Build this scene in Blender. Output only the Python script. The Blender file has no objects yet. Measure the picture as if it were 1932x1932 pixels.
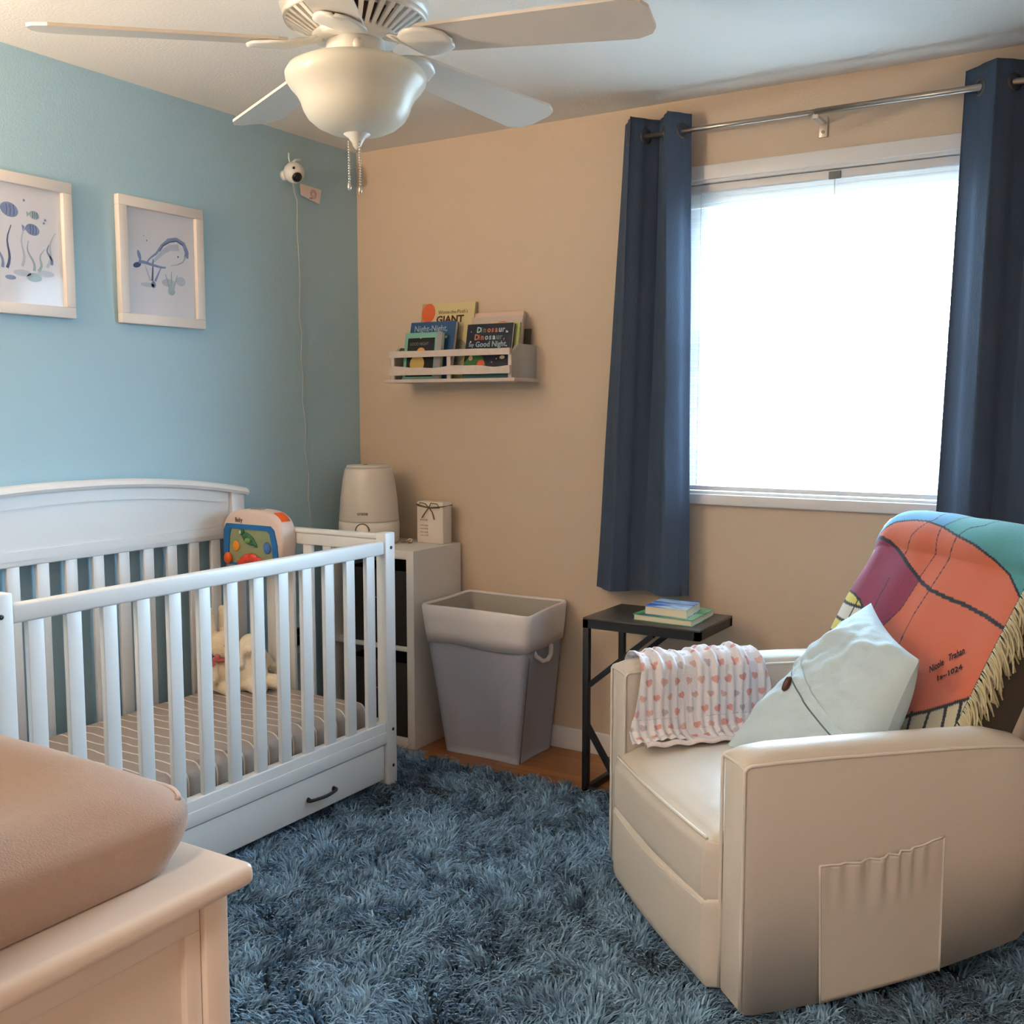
import bpy, bmesh, math, random
import numpy as np
from mathutils import Vector, Matrix, noise as mnoise
random.seed(7); rng = np.random.default_rng(7)
S = bpy.context.scene
COL = S.collection
PI = math.pi
def rad(a): return math.radians(a)

# ------------------------------------------------------------ camera, sky, light, exposure
cd = bpy.data.cameras.new('camera'); cam = bpy.data.objects.new('camera', cd); COL.objects.link(cam)
cd.sensor_fit = 'HORIZONTAL'; cd.sensor_width = 36.0; cd.lens = 36.0 * 1990.0 / 1932.0
cd.clip_start = 0.05
pt, yw = rad(5.6), rad(31.7)
fw = Vector((-math.sin(yw) * math.cos(pt), math.cos(yw) * math.cos(pt), -math.sin(pt)))
rt = Vector((math.cos(yw), math.sin(yw), 0)); up = rt.cross(fw)
cam.matrix_world = Matrix(((rt.x, up.x, -fw.x, 3.0164), (rt.y, up.y, -fw.y, -3.6108), (rt.z, up.z, -fw.z, 1.3509), (0, 0, 0, 1)))
S.camera = cam

SKY = 31.0
w = bpy.data.worlds.new('World'); S.world = w; w.use_nodes = True
nt = w.node_tree; bg = nt.nodes['Background']
tc = nt.nodes.new('ShaderNodeTexCoord'); sp = nt.nodes.new('ShaderNodeSeparateXYZ'); cr = nt.nodes.new('ShaderNodeValToRGB')
nt.links.new(tc.outputs['Generated'], sp.inputs[0]); nt.links.new(sp.outputs['Z'], cr.inputs[0]); nt.links.new(cr.outputs[0], bg.inputs[0])
cr.color_ramp.elements[0].position = 0.0; cr.color_ramp.elements[0].color = (0.17, 0.22, 0.26, 1)
cr.color_ramp.elements[1].position = 0.06; cr.color_ramp.elements[1].color = (0.56, 0.78, 1.0, 1)
bg.inputs[1].default_value = SKY

def area(name, loc, rot, sx, sy, power, color, portal=False, cam_vis=False):
    l = bpy.data.lights.new(name, 'AREA'); l.shape = 'RECTANGLE'; l.size = sx; l.size_y = sy; l.energy = power; l.color = color
    if portal: l.cycles.is_portal = True
    o = bpy.data.objects.new(name, l); COL.objects.link(o); o.location = loc; o.rotation_euler = rot
    return o
area('window_daylight_portal', (2.04, 0.10, 1.6), (rad(-90), 0, 0), 1.16, 1.12, 10, (1, 1, 1), portal=True)
HALL_POWER = 25.0
ADDED_LAMP_POWER = 76.0
area('hall_lamp_light', (2.7, -4.35, 2.30), (0, 0, 0), 0.5, 0.5, HALL_POWER, (1.0, 0.84, 0.70))

vs = S.view_settings
vs.view_transform = 'Standard'; vs.look = 'None'; vs.gamma = 1.0; vs.exposure = 0.88; vs.use_curve_mapping = False

# ------------------------------------------------------------ materials
def s2l(c):
    out = []
    for v in c:
        v = v / 255.0
        out.append(v / 12.92 if v <= 0.04045 else ((v + 0.055) / 1.055) ** 2.4)
    return tuple(out)
MATS = {}
def mat(name, rgb, rough=0.6, metal=0.0, bump=0.0, bscale=60.0, var=0.0, vscale=4.0, trans=0.0, spec=None, sheen=0.0, coat=0.0, stretch=None):
    if name in MATS: return MATS[name]
    m = bpy.data.materials.new(name); m.use_nodes = True; n = m.node_tree.nodes; L = m.node_tree.links
    b = n['Principled BSDF']; c = s2l(rgb)
    b.inputs['Base Color'].default_value = (*c, 1); b.inputs['Roughness'].default_value = rough; b.inputs['Metallic'].default_value = metal
    if spec is not None: b.inputs['Specular IOR Level'].default_value = spec
    if sheen: b.inputs['Sheen Weight'].default_value = sheen
    if coat: b.inputs['Coat Weight'].default_value = coat
    t = n.new('ShaderNodeTexCoord'); src = t.outputs['Object']
    if stretch:
        mp = n.new('ShaderNodeMapping'); mp.inputs['Scale'].default_value = stretch; L.new(src, mp.inputs[0]); src = mp.outputs[0]
    if var:
        nz = n.new('ShaderNodeTexNoise'); nz.inputs['Scale'].default_value = vscale; nz.inputs['Detail'].default_value = 5; L.new(src, nz.inputs[0])
        mx = n.new('ShaderNodeMix'); mx.data_type = 'RGBA'
        mx.inputs[6].default_value = (*[v * (1 - var) for v in c], 1); mx.inputs[7].default_value = (*[min(1, v * (1 + var)) for v in c], 1)
        L.new(nz.outputs[0], mx.inputs[0]); L.new(mx.outputs[2], b.inputs['Base Color'])
    if bump:
        nz = n.new('ShaderNodeTexNoise'); nz.inputs['Scale'].default_value = bscale; nz.inputs['Detail'].default_value = 3; L.new(src, nz.inputs[0])
        bp = n.new('ShaderNodeBump'); bp.inputs['Strength'].default_value = bump; bp.inputs['Distance'].default_value = 0.004
        L.new(nz.outputs[0], bp.inputs['Height']); L.new(bp.outputs[0], b.inputs['Normal'])
    if trans:
        tr = n.new('ShaderNodeBsdfTranslucent'); tr.inputs[0].default_value = (*c, 1)
        ms = n.new('ShaderNodeMixShader'); ms.inputs[0].default_value = trans
        L.new(b.outputs[0], ms.inputs[1]); L.new(tr.outputs[0], ms.inputs[2]); L.new(ms.outputs[0], n['Material Output'].inputs[0])
    MATS[name] = m; return m
def attr_mat(name, rough=0.85, bump=0.0, bscale=300, trans=0.0, attr='Col', sheen=0.0):
    m = mat(name, (200, 200, 200), rough, bump=bump, bscale=bscale, trans=trans, sheen=sheen)
    n = m.node_tree.nodes; L = m.node_tree.links
    a = n.new('ShaderNodeAttribute'); a.attribute_name = attr
    L.new(a.outputs['Color'], n['Principled BSDF'].inputs['Base Color'])
    for x in n:
        if x.type == 'BSDF_TRANSLUCENT': L.new(a.outputs['Color'], x.inputs[0])
    return m
BLUE = mat('blue_paint', (168, 200, 214), 0.75, bump=0.25, bscale=160)
BEIGE = mat('beige_paint', (211, 189, 166), 0.75, bump=0.25, bscale=160)
CEIL = mat('ceiling_paint', (232, 226, 218), 0.85, bump=0.3, bscale=120)
TRIM = mat('white_trim_paint', (228, 224, 222), 0.4)
CRIB = mat('white_crib_paint', (226, 226, 226), 0.38)
LEATHER = mat('cream_leather', (210, 200, 188), 0.42, bump=0.12, bscale=220)
PIPE = mat('cream_piping', (220, 212, 202), 0.4)
BLACKM = mat('black_metal', (26, 25, 27), 0.45)
PLW = mat('white_plastic', (232, 228, 222), 0.35)

# ------------------------------------------------------------ mesh building
WLOC = {}
def tag(o, label=None, cat=None, group=None, kind=None):
    if label: o['label'] = label
    if cat: o['category'] = cat
    if group: o['group'] = group
    if kind: o['kind'] = kind
    return o
def empty(name, loc, label, cat, group=None):
    o = bpy.data.objects.new(name, None); COL.objects.link(o); o.location = loc; o.empty_display_size = 0.05
    WLOC[o.name] = Vector(loc); return tag(o, label, cat, group)
class MB:
    def __init__(s): s.v = []; s.f = []; s.m = []; s.sm = []
    def add(s, vs, fs, mi=0, smooth=False, M=None):
        k = len(s.v)
        for p in vs:
            p = Vector(p)
            s.v.append(tuple(M @ p) if M is not None else tuple(p))
        for f in fs: s.f.append(tuple(i + k for i in f)); s.m.append(mi); s.sm.append(smooth)
        return s
    def box(s, x0, x1, y0, y1, z0, z1, mi=0, bev=0.0, M=None, seg=2):
        x0, x1 = min(x0, x1), max(x0, x1); y0, y1 = min(y0, y1), max(y0, y1); z0, z1 = min(z0, z1), max(z0, z1)
        if bev <= 0:
            vs = [(x, y, z) for x in (x0, x1) for y in (y0, y1) for z in (z0, z1)]
            return s.add(vs, [(0, 1, 3, 2), (4, 6, 7, 5), (0, 4, 5, 1), (2, 3, 7, 6), (0, 2, 6, 4), (1, 5, 7, 3)], mi, False, M)
        bm = bmesh.new(); bmesh.ops.create_cube(bm, size=1)
        for v in bm.verts: v.co = Vector(((x0 + x1) / 2 + v.co.x * (x1 - x0), (y0 + y1) / 2 + v.co.y * (y1 - y0), (z0 + z1) / 2 + v.co.z * (z1 - z0)))
        bev = min(bev, .49 * min(x1 - x0, y1 - y0, z1 - z0))
        bmesh.ops.bevel(bm, geom=bm.edges[:], offset=bev, segments=seg, affect='EDGES', profile=0.5)
        return s.bm(bm, mi, True, M)
    def bm(s, bm, mi=0, smooth=True, M=None):
        bm.verts.index_update(); s.add([v.co[:] for v in bm.verts], [[v.index for v in f.verts] for f in bm.faces], mi, smooth, M); bm.free(); return s
    def prism(s, pts, axis, a0, a1, mi=0, smooth=False, M=None):
        # pts 2D polygon in the plane of the two other axes (in xyz order); extruded along axis from a0 to a1
        n = len(pts)
        def P(p, a):
            return (a, p[0], p[1]) if axis == 'x' else ((p[0], a, p[1]) if axis == 'y' else (p[0], p[1], a))
        vs = [P(p, a0) for p in pts] + [P(p, a1) for p in pts]
        fs = [tuple(range(n)), tuple(range(2 * n - 1, n - 1, -1))] + [(i, i + n, (i + 1) % n + n, (i + 1) % n) for i in range(n)]
        return s.add(vs, fs, mi, smooth, M)
    def lathe(s, prof, c=(0, 0, 0), seg=40, mi=0, M=None, axis='z', cap=True):
        vs = []; fs = []; n = len(prof)
        for i in range(seg):
            a = 2 * PI * i / seg
            for r, z in prof:
                x, y = r * math.cos(a), r * math.sin(a)
                p = (x, y, z) if axis == 'z' else ((z, x, y) if axis == 'x' else (x, z, y))
                vs.append((c[0] + p[0], c[1] + p[1], c[2] + p[2]))
        for i in range(seg):
            j = (i + 1) % seg
            for k in range(n - 1): fs.append((i * n + k, j * n + k, j * n + k + 1, i * n + k + 1))
        if cap:
            fs.append(tuple(i * n for i in range(seg))[::-1]); fs.append(tuple(i * n + n - 1 for i in range(seg)))
        return s.add(vs, fs, mi, True, M)
    def tube(s, path, r, seg=8, mi=0, closed=False, M=None):
        P = [Vector(p) for p in path]; n = len(P); vs = []; fs = []; prev = None
        for i, p in enumerate(P):
            if closed: t = P[(i + 1) % n] - P[i - 1]
            else: t = P[min(i + 1, n - 1)] - P[max(i - 1, 0)]
            t.normalize()
            if prev is None:
                u = t.cross(Vector((0, 0, 1)))
                if u.length < 1e-3: u = t.cross(Vector((1, 0, 0)))
            else: u = prev - t * prev.dot(t)
            u.normalize(); prev = u; w_ = t.cross(u)
            rr = r[i] if isinstance(r, (list, tuple)) else r
            for k in range(seg):
                a = 2 * PI * k / seg; vs.append(tuple(p + (u * math.cos(a) + w_ * math.sin(a)) * rr))
        m_ = n if closed else n - 1
        for i in range(m_):
            j = (i + 1) % n
            for k in range(seg): l = (k + 1) % seg; fs.append((i * seg + k, i * seg + l, j * seg + l, j * seg + k))
        if not closed: fs.append(tuple(range(seg))[::-1]); fs.append(tuple((n - 1) * seg + k for k in range(seg)))
        return s.add(vs, fs, mi, True, M)
    def ball(s, c, r, mi=0, seg=20, M=None, rot=None):
        if not isinstance(r, (tuple, list)): r = (r, r, r)
        bm = bmesh.new(); bmesh.ops.create_uvsphere(bm, u_segments=seg, v_segments=max(8, seg // 2), radius=1)
        T = Matrix.Translation(c) @ (rot if rot is not None else Matrix.Identity(4)) @ Matrix.Diagonal((*r, 1))
        for v in bm.verts: v.co = T @ v.co
        return s.bm(bm, mi, True, M)
    def grid(s, fn, nu, nv, mi=0, M=None, smooth=True):
        vs = [fn(i / nu, j / nv) for i in range(nu + 1) for j in range(nv + 1)]
        fs = [(i * (nv + 1) + j, (i + 1) * (nv + 1) + j, (i + 1) * (nv + 1) + j + 1, i * (nv + 1) + j + 1) for i in range(nu) for j in range(nv)]
        return s.add(vs, fs, mi, smooth, M)
    def build(s, name, mats, parent=None, label=None, cat=None, group=None, kind=None, solid=0, subd=0, col=None, remesh=0, X=None):
        if X is not None: s.v = [tuple(X(*p)) for p in s.v]
        A = np.array(s.v, dtype=float); mn, mx_ = A.min(0), A.max(0)
        o_ = Vector(((mn[0] + mx_[0]) / 2, (mn[1] + mx_[1]) / 2, mn[2]))
        me = bpy.data.meshes.new(name); me.from_pydata([tuple(p) for p in (A - np.array(o_))], [], s.f)
        if not isinstance(mats, (list, tuple)): mats = [mats]
        for m in mats: me.materials.append(m)
        me.polygons.foreach_set('material_index', s.m); me.polygons.foreach_set('use_smooth', s.sm)
        if col is not None:
            a = me.color_attributes.new('Col', 'FLOAT_COLOR', 'POINT'); a.data.foreach_set('color', np.asarray(col, dtype=np.float32).ravel())
        me.validate(); me.update()
        o = bpy.data.objects.new(name, me); COL.objects.link(o)
        if remesh:
            r = o.modifiers.new('r', 'REMESH'); r.mode = 'VOXEL'; r.voxel_size = remesh; r.use_smooth_shade = True
            sm_ = o.modifiers.new('s', 'SMOOTH'); sm_.iterations = 4
        if solid: q = o.modifiers.new('s', 'SOLIDIFY'); q.thickness = solid; q.offset = 0
        if subd: q = o.modifiers.new('s', 'SUBSURF'); q.levels = subd; q.render_levels = subd
        base = WLOC[parent.name] if parent is not None else Vector((0, 0, 0))
        o.location = o_ - base
        if parent is not None: o.parent = parent
        WLOC[o.name] = o_
        return tag(o, label, cat, group, kind)
def fixn(o):
    bm = bmesh.new(); bm.from_mesh(o.data); bmesh.ops.recalc_face_normals(bm, faces=bm.faces[:]); bm.to_mesh(o.data); bm.free(); return o
def text(s, size, o, ux, uy, mi=0, mb=None, sx=1.0, bold=0.0, thick=0.0004, center=False, italic=0.0):
    cu = bpy.data.curves.new('txt', 'FONT'); cu.body = s; cu.size = size; cu.offset = bold; cu.resolution_u = 2
    cu.shear = italic
    ob = bpy.data.objects.new('txt', cu); COL.objects.link(ob); bpy.context.view_layer.update()
    me = bpy.data.meshes.new_from_object(ob.evaluated_get(bpy.context.evaluated_depsgraph_get()))
    bpy.data.objects.remove(ob); bpy.data.curves.remove(cu)
    ux = Vector(ux).normalized(); uy = Vector(uy).normalized(); nz = ux.cross(uy); o = Vector(o)
    xs = [v.co.x for v in me.vertices] or [0]; off = (max(xs) + min(xs)) / 2 if center else 0
    vs = [tuple(o + ux * (v.co.x - off) * sx + uy * v.co.y + nz * thick) for v in me.vertices]
    fs = [tuple(p.vertices) for p in me.polygons]; bpy.data.meshes.remove(me)
    mb = mb or MB(); mb.add(vs, fs, mi); return mb
def struct(o): o['kind'] = 'structure'; return o

# ------------------------------------------------------------ the room
RX, FY, H = 3.60, -3.42, 2.44
# hardwood floor
fm = mat('oak_floor', (176, 112, 62), 0.32)
n = fm.node_tree.nodes; L = fm.node_tree.links; b = n['Principled BSDF']
t = n.new('ShaderNodeTexCoord'); br = n.new('ShaderNodeTexBrick'); br.inputs['Scale'].default_value = 1.0
br.inputs['Brick Width'].default_value = 0.9; br.inputs['Row Height'].default_value = 0.057; br.inputs['Mortar Size'].default_value = 0.0012; br.offset = 0.37
br.inputs['Color1'].default_value = (*s2l((186, 122, 68)), 1); br.inputs['Color2'].default_value = (*s2l((160, 98, 52)), 1); br.inputs['Mortar'].default_value = (*s2l((90, 50, 26)), 1)
mp = n.new('ShaderNodeMapping'); mp.inputs['Scale'].default_value = (3, 60, 3)
nz = n.new('ShaderNodeTexNoise'); nz.inputs['Scale'].default_value = 3; nz.inputs['Detail'].default_value = 6
mx = n.new('ShaderNodeMix'); mx.data_type = 'RGBA'; mx.blend_type = 'MULTIPLY'; mx.inputs[0].default_value = 0.5
L.new(t.outputs['Object'], br.inputs[0]); L.new(t.outputs['Object'], mp.inputs[0]); L.new(mp.outputs[0], nz.inputs[0])
L.new(br.outputs[0], mx.inputs[6]); L.new(nz.outputs[0], mx.inputs[7]); L.new(mx.outputs[2], b.inputs['Base Color'])
struct(MB().box(-0.12, RX + .12, -5.2, 0.12, -0.05, 0).build('floor', fm))
struct(MB().box(-0.12, RX + .12, -5.2, 0.12, H, H + .05).build('ceiling', CEIL))
struct(MB().box(-.12, 0, -5.2, 0.12, 0, H).build('wall_left', BLUE))
WX0, WX1, WZ0, WZ1 = 1.47, 2.62, 1.04, 2.155
m_ = MB().box(0, WX0, 0, .12, 0, H).box(WX1, RX + .12, 0, .12, 0, H).box(WX0, WX1, 0, .12, 0, WZ0).box(WX0, WX1, 0, .12, WZ1, H)
struct(m_.build('wall_back', BEIGE))
struct(MB().box(RX, RX + .12, -5.2, 0, 0, H).build('wall_right', BEIGE))
DX0, DX1 = 2.38, 3.42
struct(MB().box(0, DX0, FY - .12, FY, 0, H).box(DX1, RX, FY - .12, FY, 0, H).box(DX0, DX1, FY - .12, FY, 2.06, H).build('wall_front', BEIGE))
struct(MB().box(-.12, RX + .12, -5.3, -5.2, 0, H).build('wall_hall', BEIGE))
struct(MB().box(DX0 - .06, DX0, FY, FY + .015, 0, 2.12).box(DX1, DX1 + .06, FY, FY + .015, 0, 2.12).box(DX0, DX1, FY, FY + .015, 2.06, 2.12).build('trim_1', TRIM))
struct(MB().box(.0, RX, -.014, 0, 0, .088, bev=.003).build('baseboard_back', TRIM))
struct(MB().box(0, .014, FY, -.015, 0, .088, bev=.003).build('baseboard_left', TRIM))
struct(MB().box(RX - .014, RX, FY, -.015, 0, .088, bev=.003).build('baseboard_right', TRIM))
# hall lamp (gives the warm light that comes in through the doorway behind the camera)
hl = empty('hall_ceiling_lamp', (2.7, -4.35, 2.30), 'round flush glass ceiling lamp in the hall behind the doorway', 'ceiling lamp')
MB().lathe([(0.0, 2.43), (.17, 2.43), (.17, 2.39), (.15, 2.38), (0, 2.38)], (2.7, -4.35, 0)).build('base', PLW, hl)
MB().lathe([(0.0, 2.375), (.14, 2.37), (.13, 2.34), (.07, 2.315), (0, 2.31)], (2.7, -4.35, 0)).build('glass_shade', PLW, hl)

# unseen torchiere added behind the dresser for warm light from the left rear
tl = empty('added_floor_lamp', (.32, -3.10, 0), 'unseen slim white uplight floor lamp added behind the dresser for warm light', 'floor lamp')
MB().lathe([(0, 0), (.13, 0), (.13, .015), (.02, .03), (0, .03)], (.32, -3.10, 0)).build('base', PLW, tl)
MB().lathe([(0, .03), (.012, .03), (.012, 1.72), (0, 1.72)], (.32, -3.10, 0), 12).build('pole', PLW, tl)
MB().lathe([(.03, 1.71), (.10, 1.76), (.16, 1.85), (.155, 1.852), (.095, 1.768), (.028, 1.72)], (.32, -3.10, 0), 32, cap=False).build('added_lamp_shade', PLW, tl)
ll = bpy.data.lights.new('added_lamp_bulb', 'POINT'); ll.energy = ADDED_LAMP_POWER; ll.color = (1.0, .80, .60); ll.shadow_soft_size = .05
lo = bpy.data.objects.new('added_lamp_bulb', ll); COL.objects.link(lo); lo.location = (.32, -3.10, 1.84)

# window: casing, sill, sash frame, glass
glass = bpy.data.materials.new('window_glass'); glass.use_nodes = True; n = glass.node_tree.nodes; L = glass.node_tree.links
n.remove(n['Principled BSDF']); tr = n.new('ShaderNodeBsdfTransparent'); gl = n.new('ShaderNodeBsdfGlossy'); gl.inputs['Roughness'].default_value = 0.02
ms = n.new('ShaderNodeMixShader'); tr.inputs[0].default_value = (.94, .97, .97, 1)
ms.inputs[0].default_value = 0.05; L.new(tr.outputs[0], ms.inputs[1]); L.new(gl.outputs[0], ms.inputs[2]); L.new(ms.outputs[0], n['Material Output'].inputs[0])
win = struct(MB().box(WX0 - .0, WX1, -.004, .10, WZ1 - .012, WZ1).box(WX0, WX0 + .012, 0, .10, WZ0, WZ1).box(WX1 - .012, WX1, 0, .10, WZ0, WZ1)
     .box(WX0, WX1, .0, .10, WZ0, WZ0 + .012).build('window_1', TRIM))
WLOC[win.name] = win.location.copy()
MB().box(WX0 - .05, WX1 + .05, -.014, 0, WZ1 - .002, WZ1 + .048, bev=.003).box(WX0 - .05, WX0 + .004, -.014, 0, WZ0 - .03, WZ1, bev=.003).box(WX1 - .004, WX1 + .05, -.014, 0, WZ0 - .03, WZ1, bev=.003).box(WX0 - .05, WX1 + .05, -.022, 0, WZ0 - .034, WZ0 + .004, bev=.004).build('casing', TRIM, win)
MB().box(WX0 + .012, WX1 - .012, .07, .10, WZ0 + .012, WZ0 + .05).box(WX0 + .012, WX1 - .012, .055, .10, WZ1 - .085, WZ1 - .012).box(WX0 + .012, WX0 + .105, .07, .10, WZ0 + .05, WZ1 - .05).box(WX1 - .05, WX1 - .012, .07, .10, WZ0 + .05, WZ1 - .05).box(WX0 + .105, WX1 - .05, .071, .099, 1.575, 1.61).build('sash_frame', TRIM, win)
MB().box(WX0 + .05, WX1 - .05, .084, .087, WZ0 + .05, WZ1 - .05).build('glass_pane', glass, win)
# blind
SLAT = mat('blind_slat', (240, 242, 242), 0.5, trans=0.5)
bl = empty('window_blind', (2.04, .035, 1.05), 'white venetian mini blind with open slats filling the window', 'window blind')
MB().box(WX0 + .016, WX1 - .016, .012, .04, WZ1 - .042, WZ1 - .014, bev=.003).build('headrail', TRIM, bl)
mb = MB(); z = WZ1 - .058; tilt = rad(12)
while z > WZ0 + .045:
    dy, dz = .0125 * math.cos(tilt), .0125 * math.sin(tilt)
    mb.add([(WX0 + .018, .026 - dy, z - dz), (WX1 - .018, .026 - dy, z - dz), (WX1 - .018, .026, z + .0015), (WX0 + .018, .026, z + .0015), (WX1 - .018, .026 + dy, z + dz), (WX0 + .018, .026 + dy, z + dz)], [(0, 1, 2, 3), (3, 2, 4, 5)])
    z -= .0212
mb.build('slats', SLAT, bl, solid=.0006)
MB().box(WX0 + .018, WX1 - .018, .014, .038, WZ0 + .016, WZ0 + .032, bev=.003).build('bottom_rail', TRIM, bl)
for cx in (WX0 + .10, 2.04, WX1 - .10):
    MB().tube([(cx, .012, WZ1 - .03), (cx, .012, WZ0 + .03)], .0012, 5).tube([(cx, .040, WZ1 - .03), (cx, .040, WZ0 + .03)], .0012, 5).build('ladder_cord', PLW, bl)
MB().box(2.02, 2.06, .006, .014, WZ1 - .045, WZ1 - .02, bev=.002).build('headrail_clip', mat('grey_clip', (120, 120, 118), .5), bl)

# ------------------------------------------------------------ rug
RUGB = mat('rug_backing', (40, 52, 60), .95)
rx0, rx1, ry0, ry1 = .30, 3.05, -3.25, -.452
rug = empty('shag_rug', ((rx0 + rx1) / 2, (ry0 + ry1) / 2, 0), 'deep shaggy slate blue rug covering most of the wood floor', 'rug')
MB().box(rx0 + .01, rx1 - .01, ry0 + .01, ry1 - .01, 0.0, .010).build('backing', RUGB, rug)
def pile():
    sp_ = .0150; xs = np.arange(rx0, rx1, sp_); ys = np.arange(ry0, ry1, sp_)
    X, Y = np.meshgrid(xs, ys); X = X.ravel(); Y = Y.ravel()
    X = X + rng.uniform(-.5, .5, X.size) * sp_; Y = Y + rng.uniform(-.5, .5, Y.size) * sp_
    # leave out what the furniture hides completely
    O = np.array([2.302, -1.52]); c_ = np.array([-.724, .69]); b_ = np.array([.69, .724])
    a = (X - O[0]) * c_[0] + (Y - O[1]) * c_[1]; bb = (X - O[0]) * b_[0] + (Y - O[1]) * b_[1]
    keep = ~((a > .05) & (a < .76) & (bb > .05) & (bb < .6)) & ~((X < .66) & (Y < -.80)) & ~((X < 2.15) & (Y < -2.98))
    X, Y = X[keep], Y[keep]
    edge = np.minimum.reduce([X - rx0, rx1 - X, Y - ry0, ry1 - Y])
    X = X[edge > 0]; Y = Y[edge > 0]
    K = 6; N = X.size
    # coherent comb direction plus clumps
    ang = np.array([2.8 * mnoise.noise(Vector((x * 5.2, y * 5.2, 1.3))) + 2.2 * mnoise.noise(Vector((x * 15, y * 15, 7.7))) for x, y in zip(X, Y)]) * 1.9
    lay = np.array([mnoise.noise(Vector((x * 9, y * 9, 3.1))) for x, y in zip(X, Y)])
    shade = np.array([mnoise.noise(Vector((x * 3, y * 3, 9.1))) * .6 + mnoise.noise(Vector((x * 22, y * 22, 4.1))) * .7 for x, y in zip(X, Y)])
    X = np.repeat(X, K) + rng.normal(0, .004, N * K); Y = np.repeat(Y, K) + rng.normal(0, .004, N * K)
    th = np.repeat(ang, K) + rng.normal(0, .5, N * K)
    ly = np.repeat(lay, K); sh = np.repeat(shade, K) + rng.normal(0, .35, N * K)
    M = N * K
    Lh = rng.uniform(.034, .052, M); lean = np.clip(.030 + .026 * ly + rng.normal(0, .008, M), .006, .055)
    h = np.sqrt(np.maximum(Lh ** 2 - (lean * .55) ** 2, .012 ** 2))
    wd = rng.uniform(.0014, .0028, M)
    dx, dy = np.cos(th), np.sin(th)
    tw = th + PI / 2 + rng.normal(0, .5, M); px, py = np.cos(tw), np.sin(tw)
    rows = [(0, 0, 1.0), (.22, .45, 1.15), (.62, .82, 1.0), (1.08, .92, .35)]
    V = np.zeros((M, 8, 3), np.float32)
    for i, (l, hh, ww) in enumerate(rows):
        for k, sg in enumerate((-1, 1)):
            V[:, i * 2 + k, 0] = X + dx * lean * l + sg * px * wd * ww
            V[:, i * 2 + k, 1] = Y + dy * lean * l + sg * py * wd * ww
            V[:, i * 2 + k, 2] = .006 + h * hh
    base = (np.arange(M) * 8)[:, None]
    q = np.array([0, 1, 3, 2, 2, 3, 5, 4, 4, 5, 7, 6])[None, :]
    F = (base + q).ravel().astype(np.int32)
    me = bpy.data.meshes.new('pile'); me.vertices.add(M * 8); me.vertices.foreach_set('co', V.ravel())
    nf = M * 3; me.loops.add(nf * 4); me.loops.foreach_set('vertex_index', F)
    me.polygons.add(nf); me.polygons.foreach_set('loop_start', np.arange(0, nf * 4, 4, dtype=np.int32)); me.polygons.foreach_set('loop_total', np.full(nf, 4, np.int32))
    me.polygons.foreach_set('use_smooth', np.ones(nf, bool))
    c0 = np.array(s2l((42, 78, 108))); c1 = np.array(s2l((164, 206, 236)))
    tmix = np.clip(.44 + .50 * sh, 0, 1)[:, None]
    C = c0 * (1 - tmix) + c1 * tmix; C = np.concatenate([C, np.ones((M, 1))], 1)
    a_ = me.color_attributes.new('Col', 'FLOAT_COLOR', 'POINT'); a_.data.foreach_set('color', np.repeat(C, 8, axis=0).astype(np.float32).ravel())
    me.update(calc_edges=True); me.materials.append(attr_mat('rug_yarn', .62, trans=.25, sheen=.2))
    o = bpy.data.objects.new('pile', me); COL.objects.link(o); o.parent = rug; o.location = -WLOC[rug.name]
    o['kind'] = 'stuff'
pile()

# ------------------------------------------------------------ crib
cb = empty('crib', (.40, -1.48, .03), 'white wooden crib with arched solid back panel and drawer beneath', 'crib')
Y0, Y1 = -2.222, -.744      # outer ends
def post(x0, x1, y0, y1, z1): MB().box(x0, x1, y0, y1, .03, z1, bev=.004).build('post', CRIB, cb)
post(.728, .770, Y1 - .053, Y1, .927); post(.728, .770, Y0, Y0 + .053, .927)
MB().box(.735, .766, Y0 + .053, Y1 - .053, .853, .899, bev=.006).build('front_top_rail', CRIB, cb)
MB().box(.732, .764, Y0 + .053, Y1 - .053, .190, .264, bev=.003).box(.764, .768, Y0 + .053, Y1 - .053, .190, .232, bev=.0015).build('front_bottom_rail', CRIB, cb)
for k in range(13):
    y = -.887 - k * .1035
    MB().box(.744, .760, y, y + .044, .262, .855, bev=.003).build('front_slat', CRIB, cb)
# back: arched solid panel over slats
def arch(y):
    u = (y + 1.483) / .716
    return 1.118 - .062 * abs(u) ** 2.2
ys = [Y0 + (Y1 - .0 - Y0) * i / 40 for i in range(41)]
MB().box(.020, .062, Y1 - .075, Y1 - .012, .03, arch(Y1 - .02) - .01, bev=.003).build('post', CRIB, cb)
MB().box(.020, .062, Y0 + .012, Y0 + .075, .03, arch(Y0 + .02) - .01, bev=.003).build('post', CRIB, cb)
mb = MB().prism([(y, arch(y) - .02) for y in ys[2:-2]] + [(ys[-3], .90), (ys[2], .90)], 'x', .028, .048)
mb.prism([(y, arch(y) - .018) for y in ys[3:-3]] + [(y, arch(y) - .068) for y in ys[3:-3][::-1]], 'x', .046, .055)
mb.box(.046, .054, ys[2], ys[-3], .886, .915)
fixn(mb.build('back_panel', CRIB, cb))
mb = MB()
prof = [(.014, -.004), (.072, -.004), (.078, .006), (.072, .018), (.060, .024), (.022, .024), (.014, .016)]
vs = []; fs = []
for i, y in enumerate(ys):
    zt = arch(y) - .022
    vs += [(px_, y, zt + pz_) for px_, pz_ in prof]
m7 = len(prof)
for i in range(len(ys) - 1):
    for k in range(m7): fs.append((i * m7 + k, i * m7 + (k + 1) % m7, (i + 1) * m7 + (k + 1) % m7, (i + 1) * m7 + k))
fs += [tuple(range(m7)), tuple((len(ys) - 1) * m7 + k for k in range(m7))]
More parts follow.
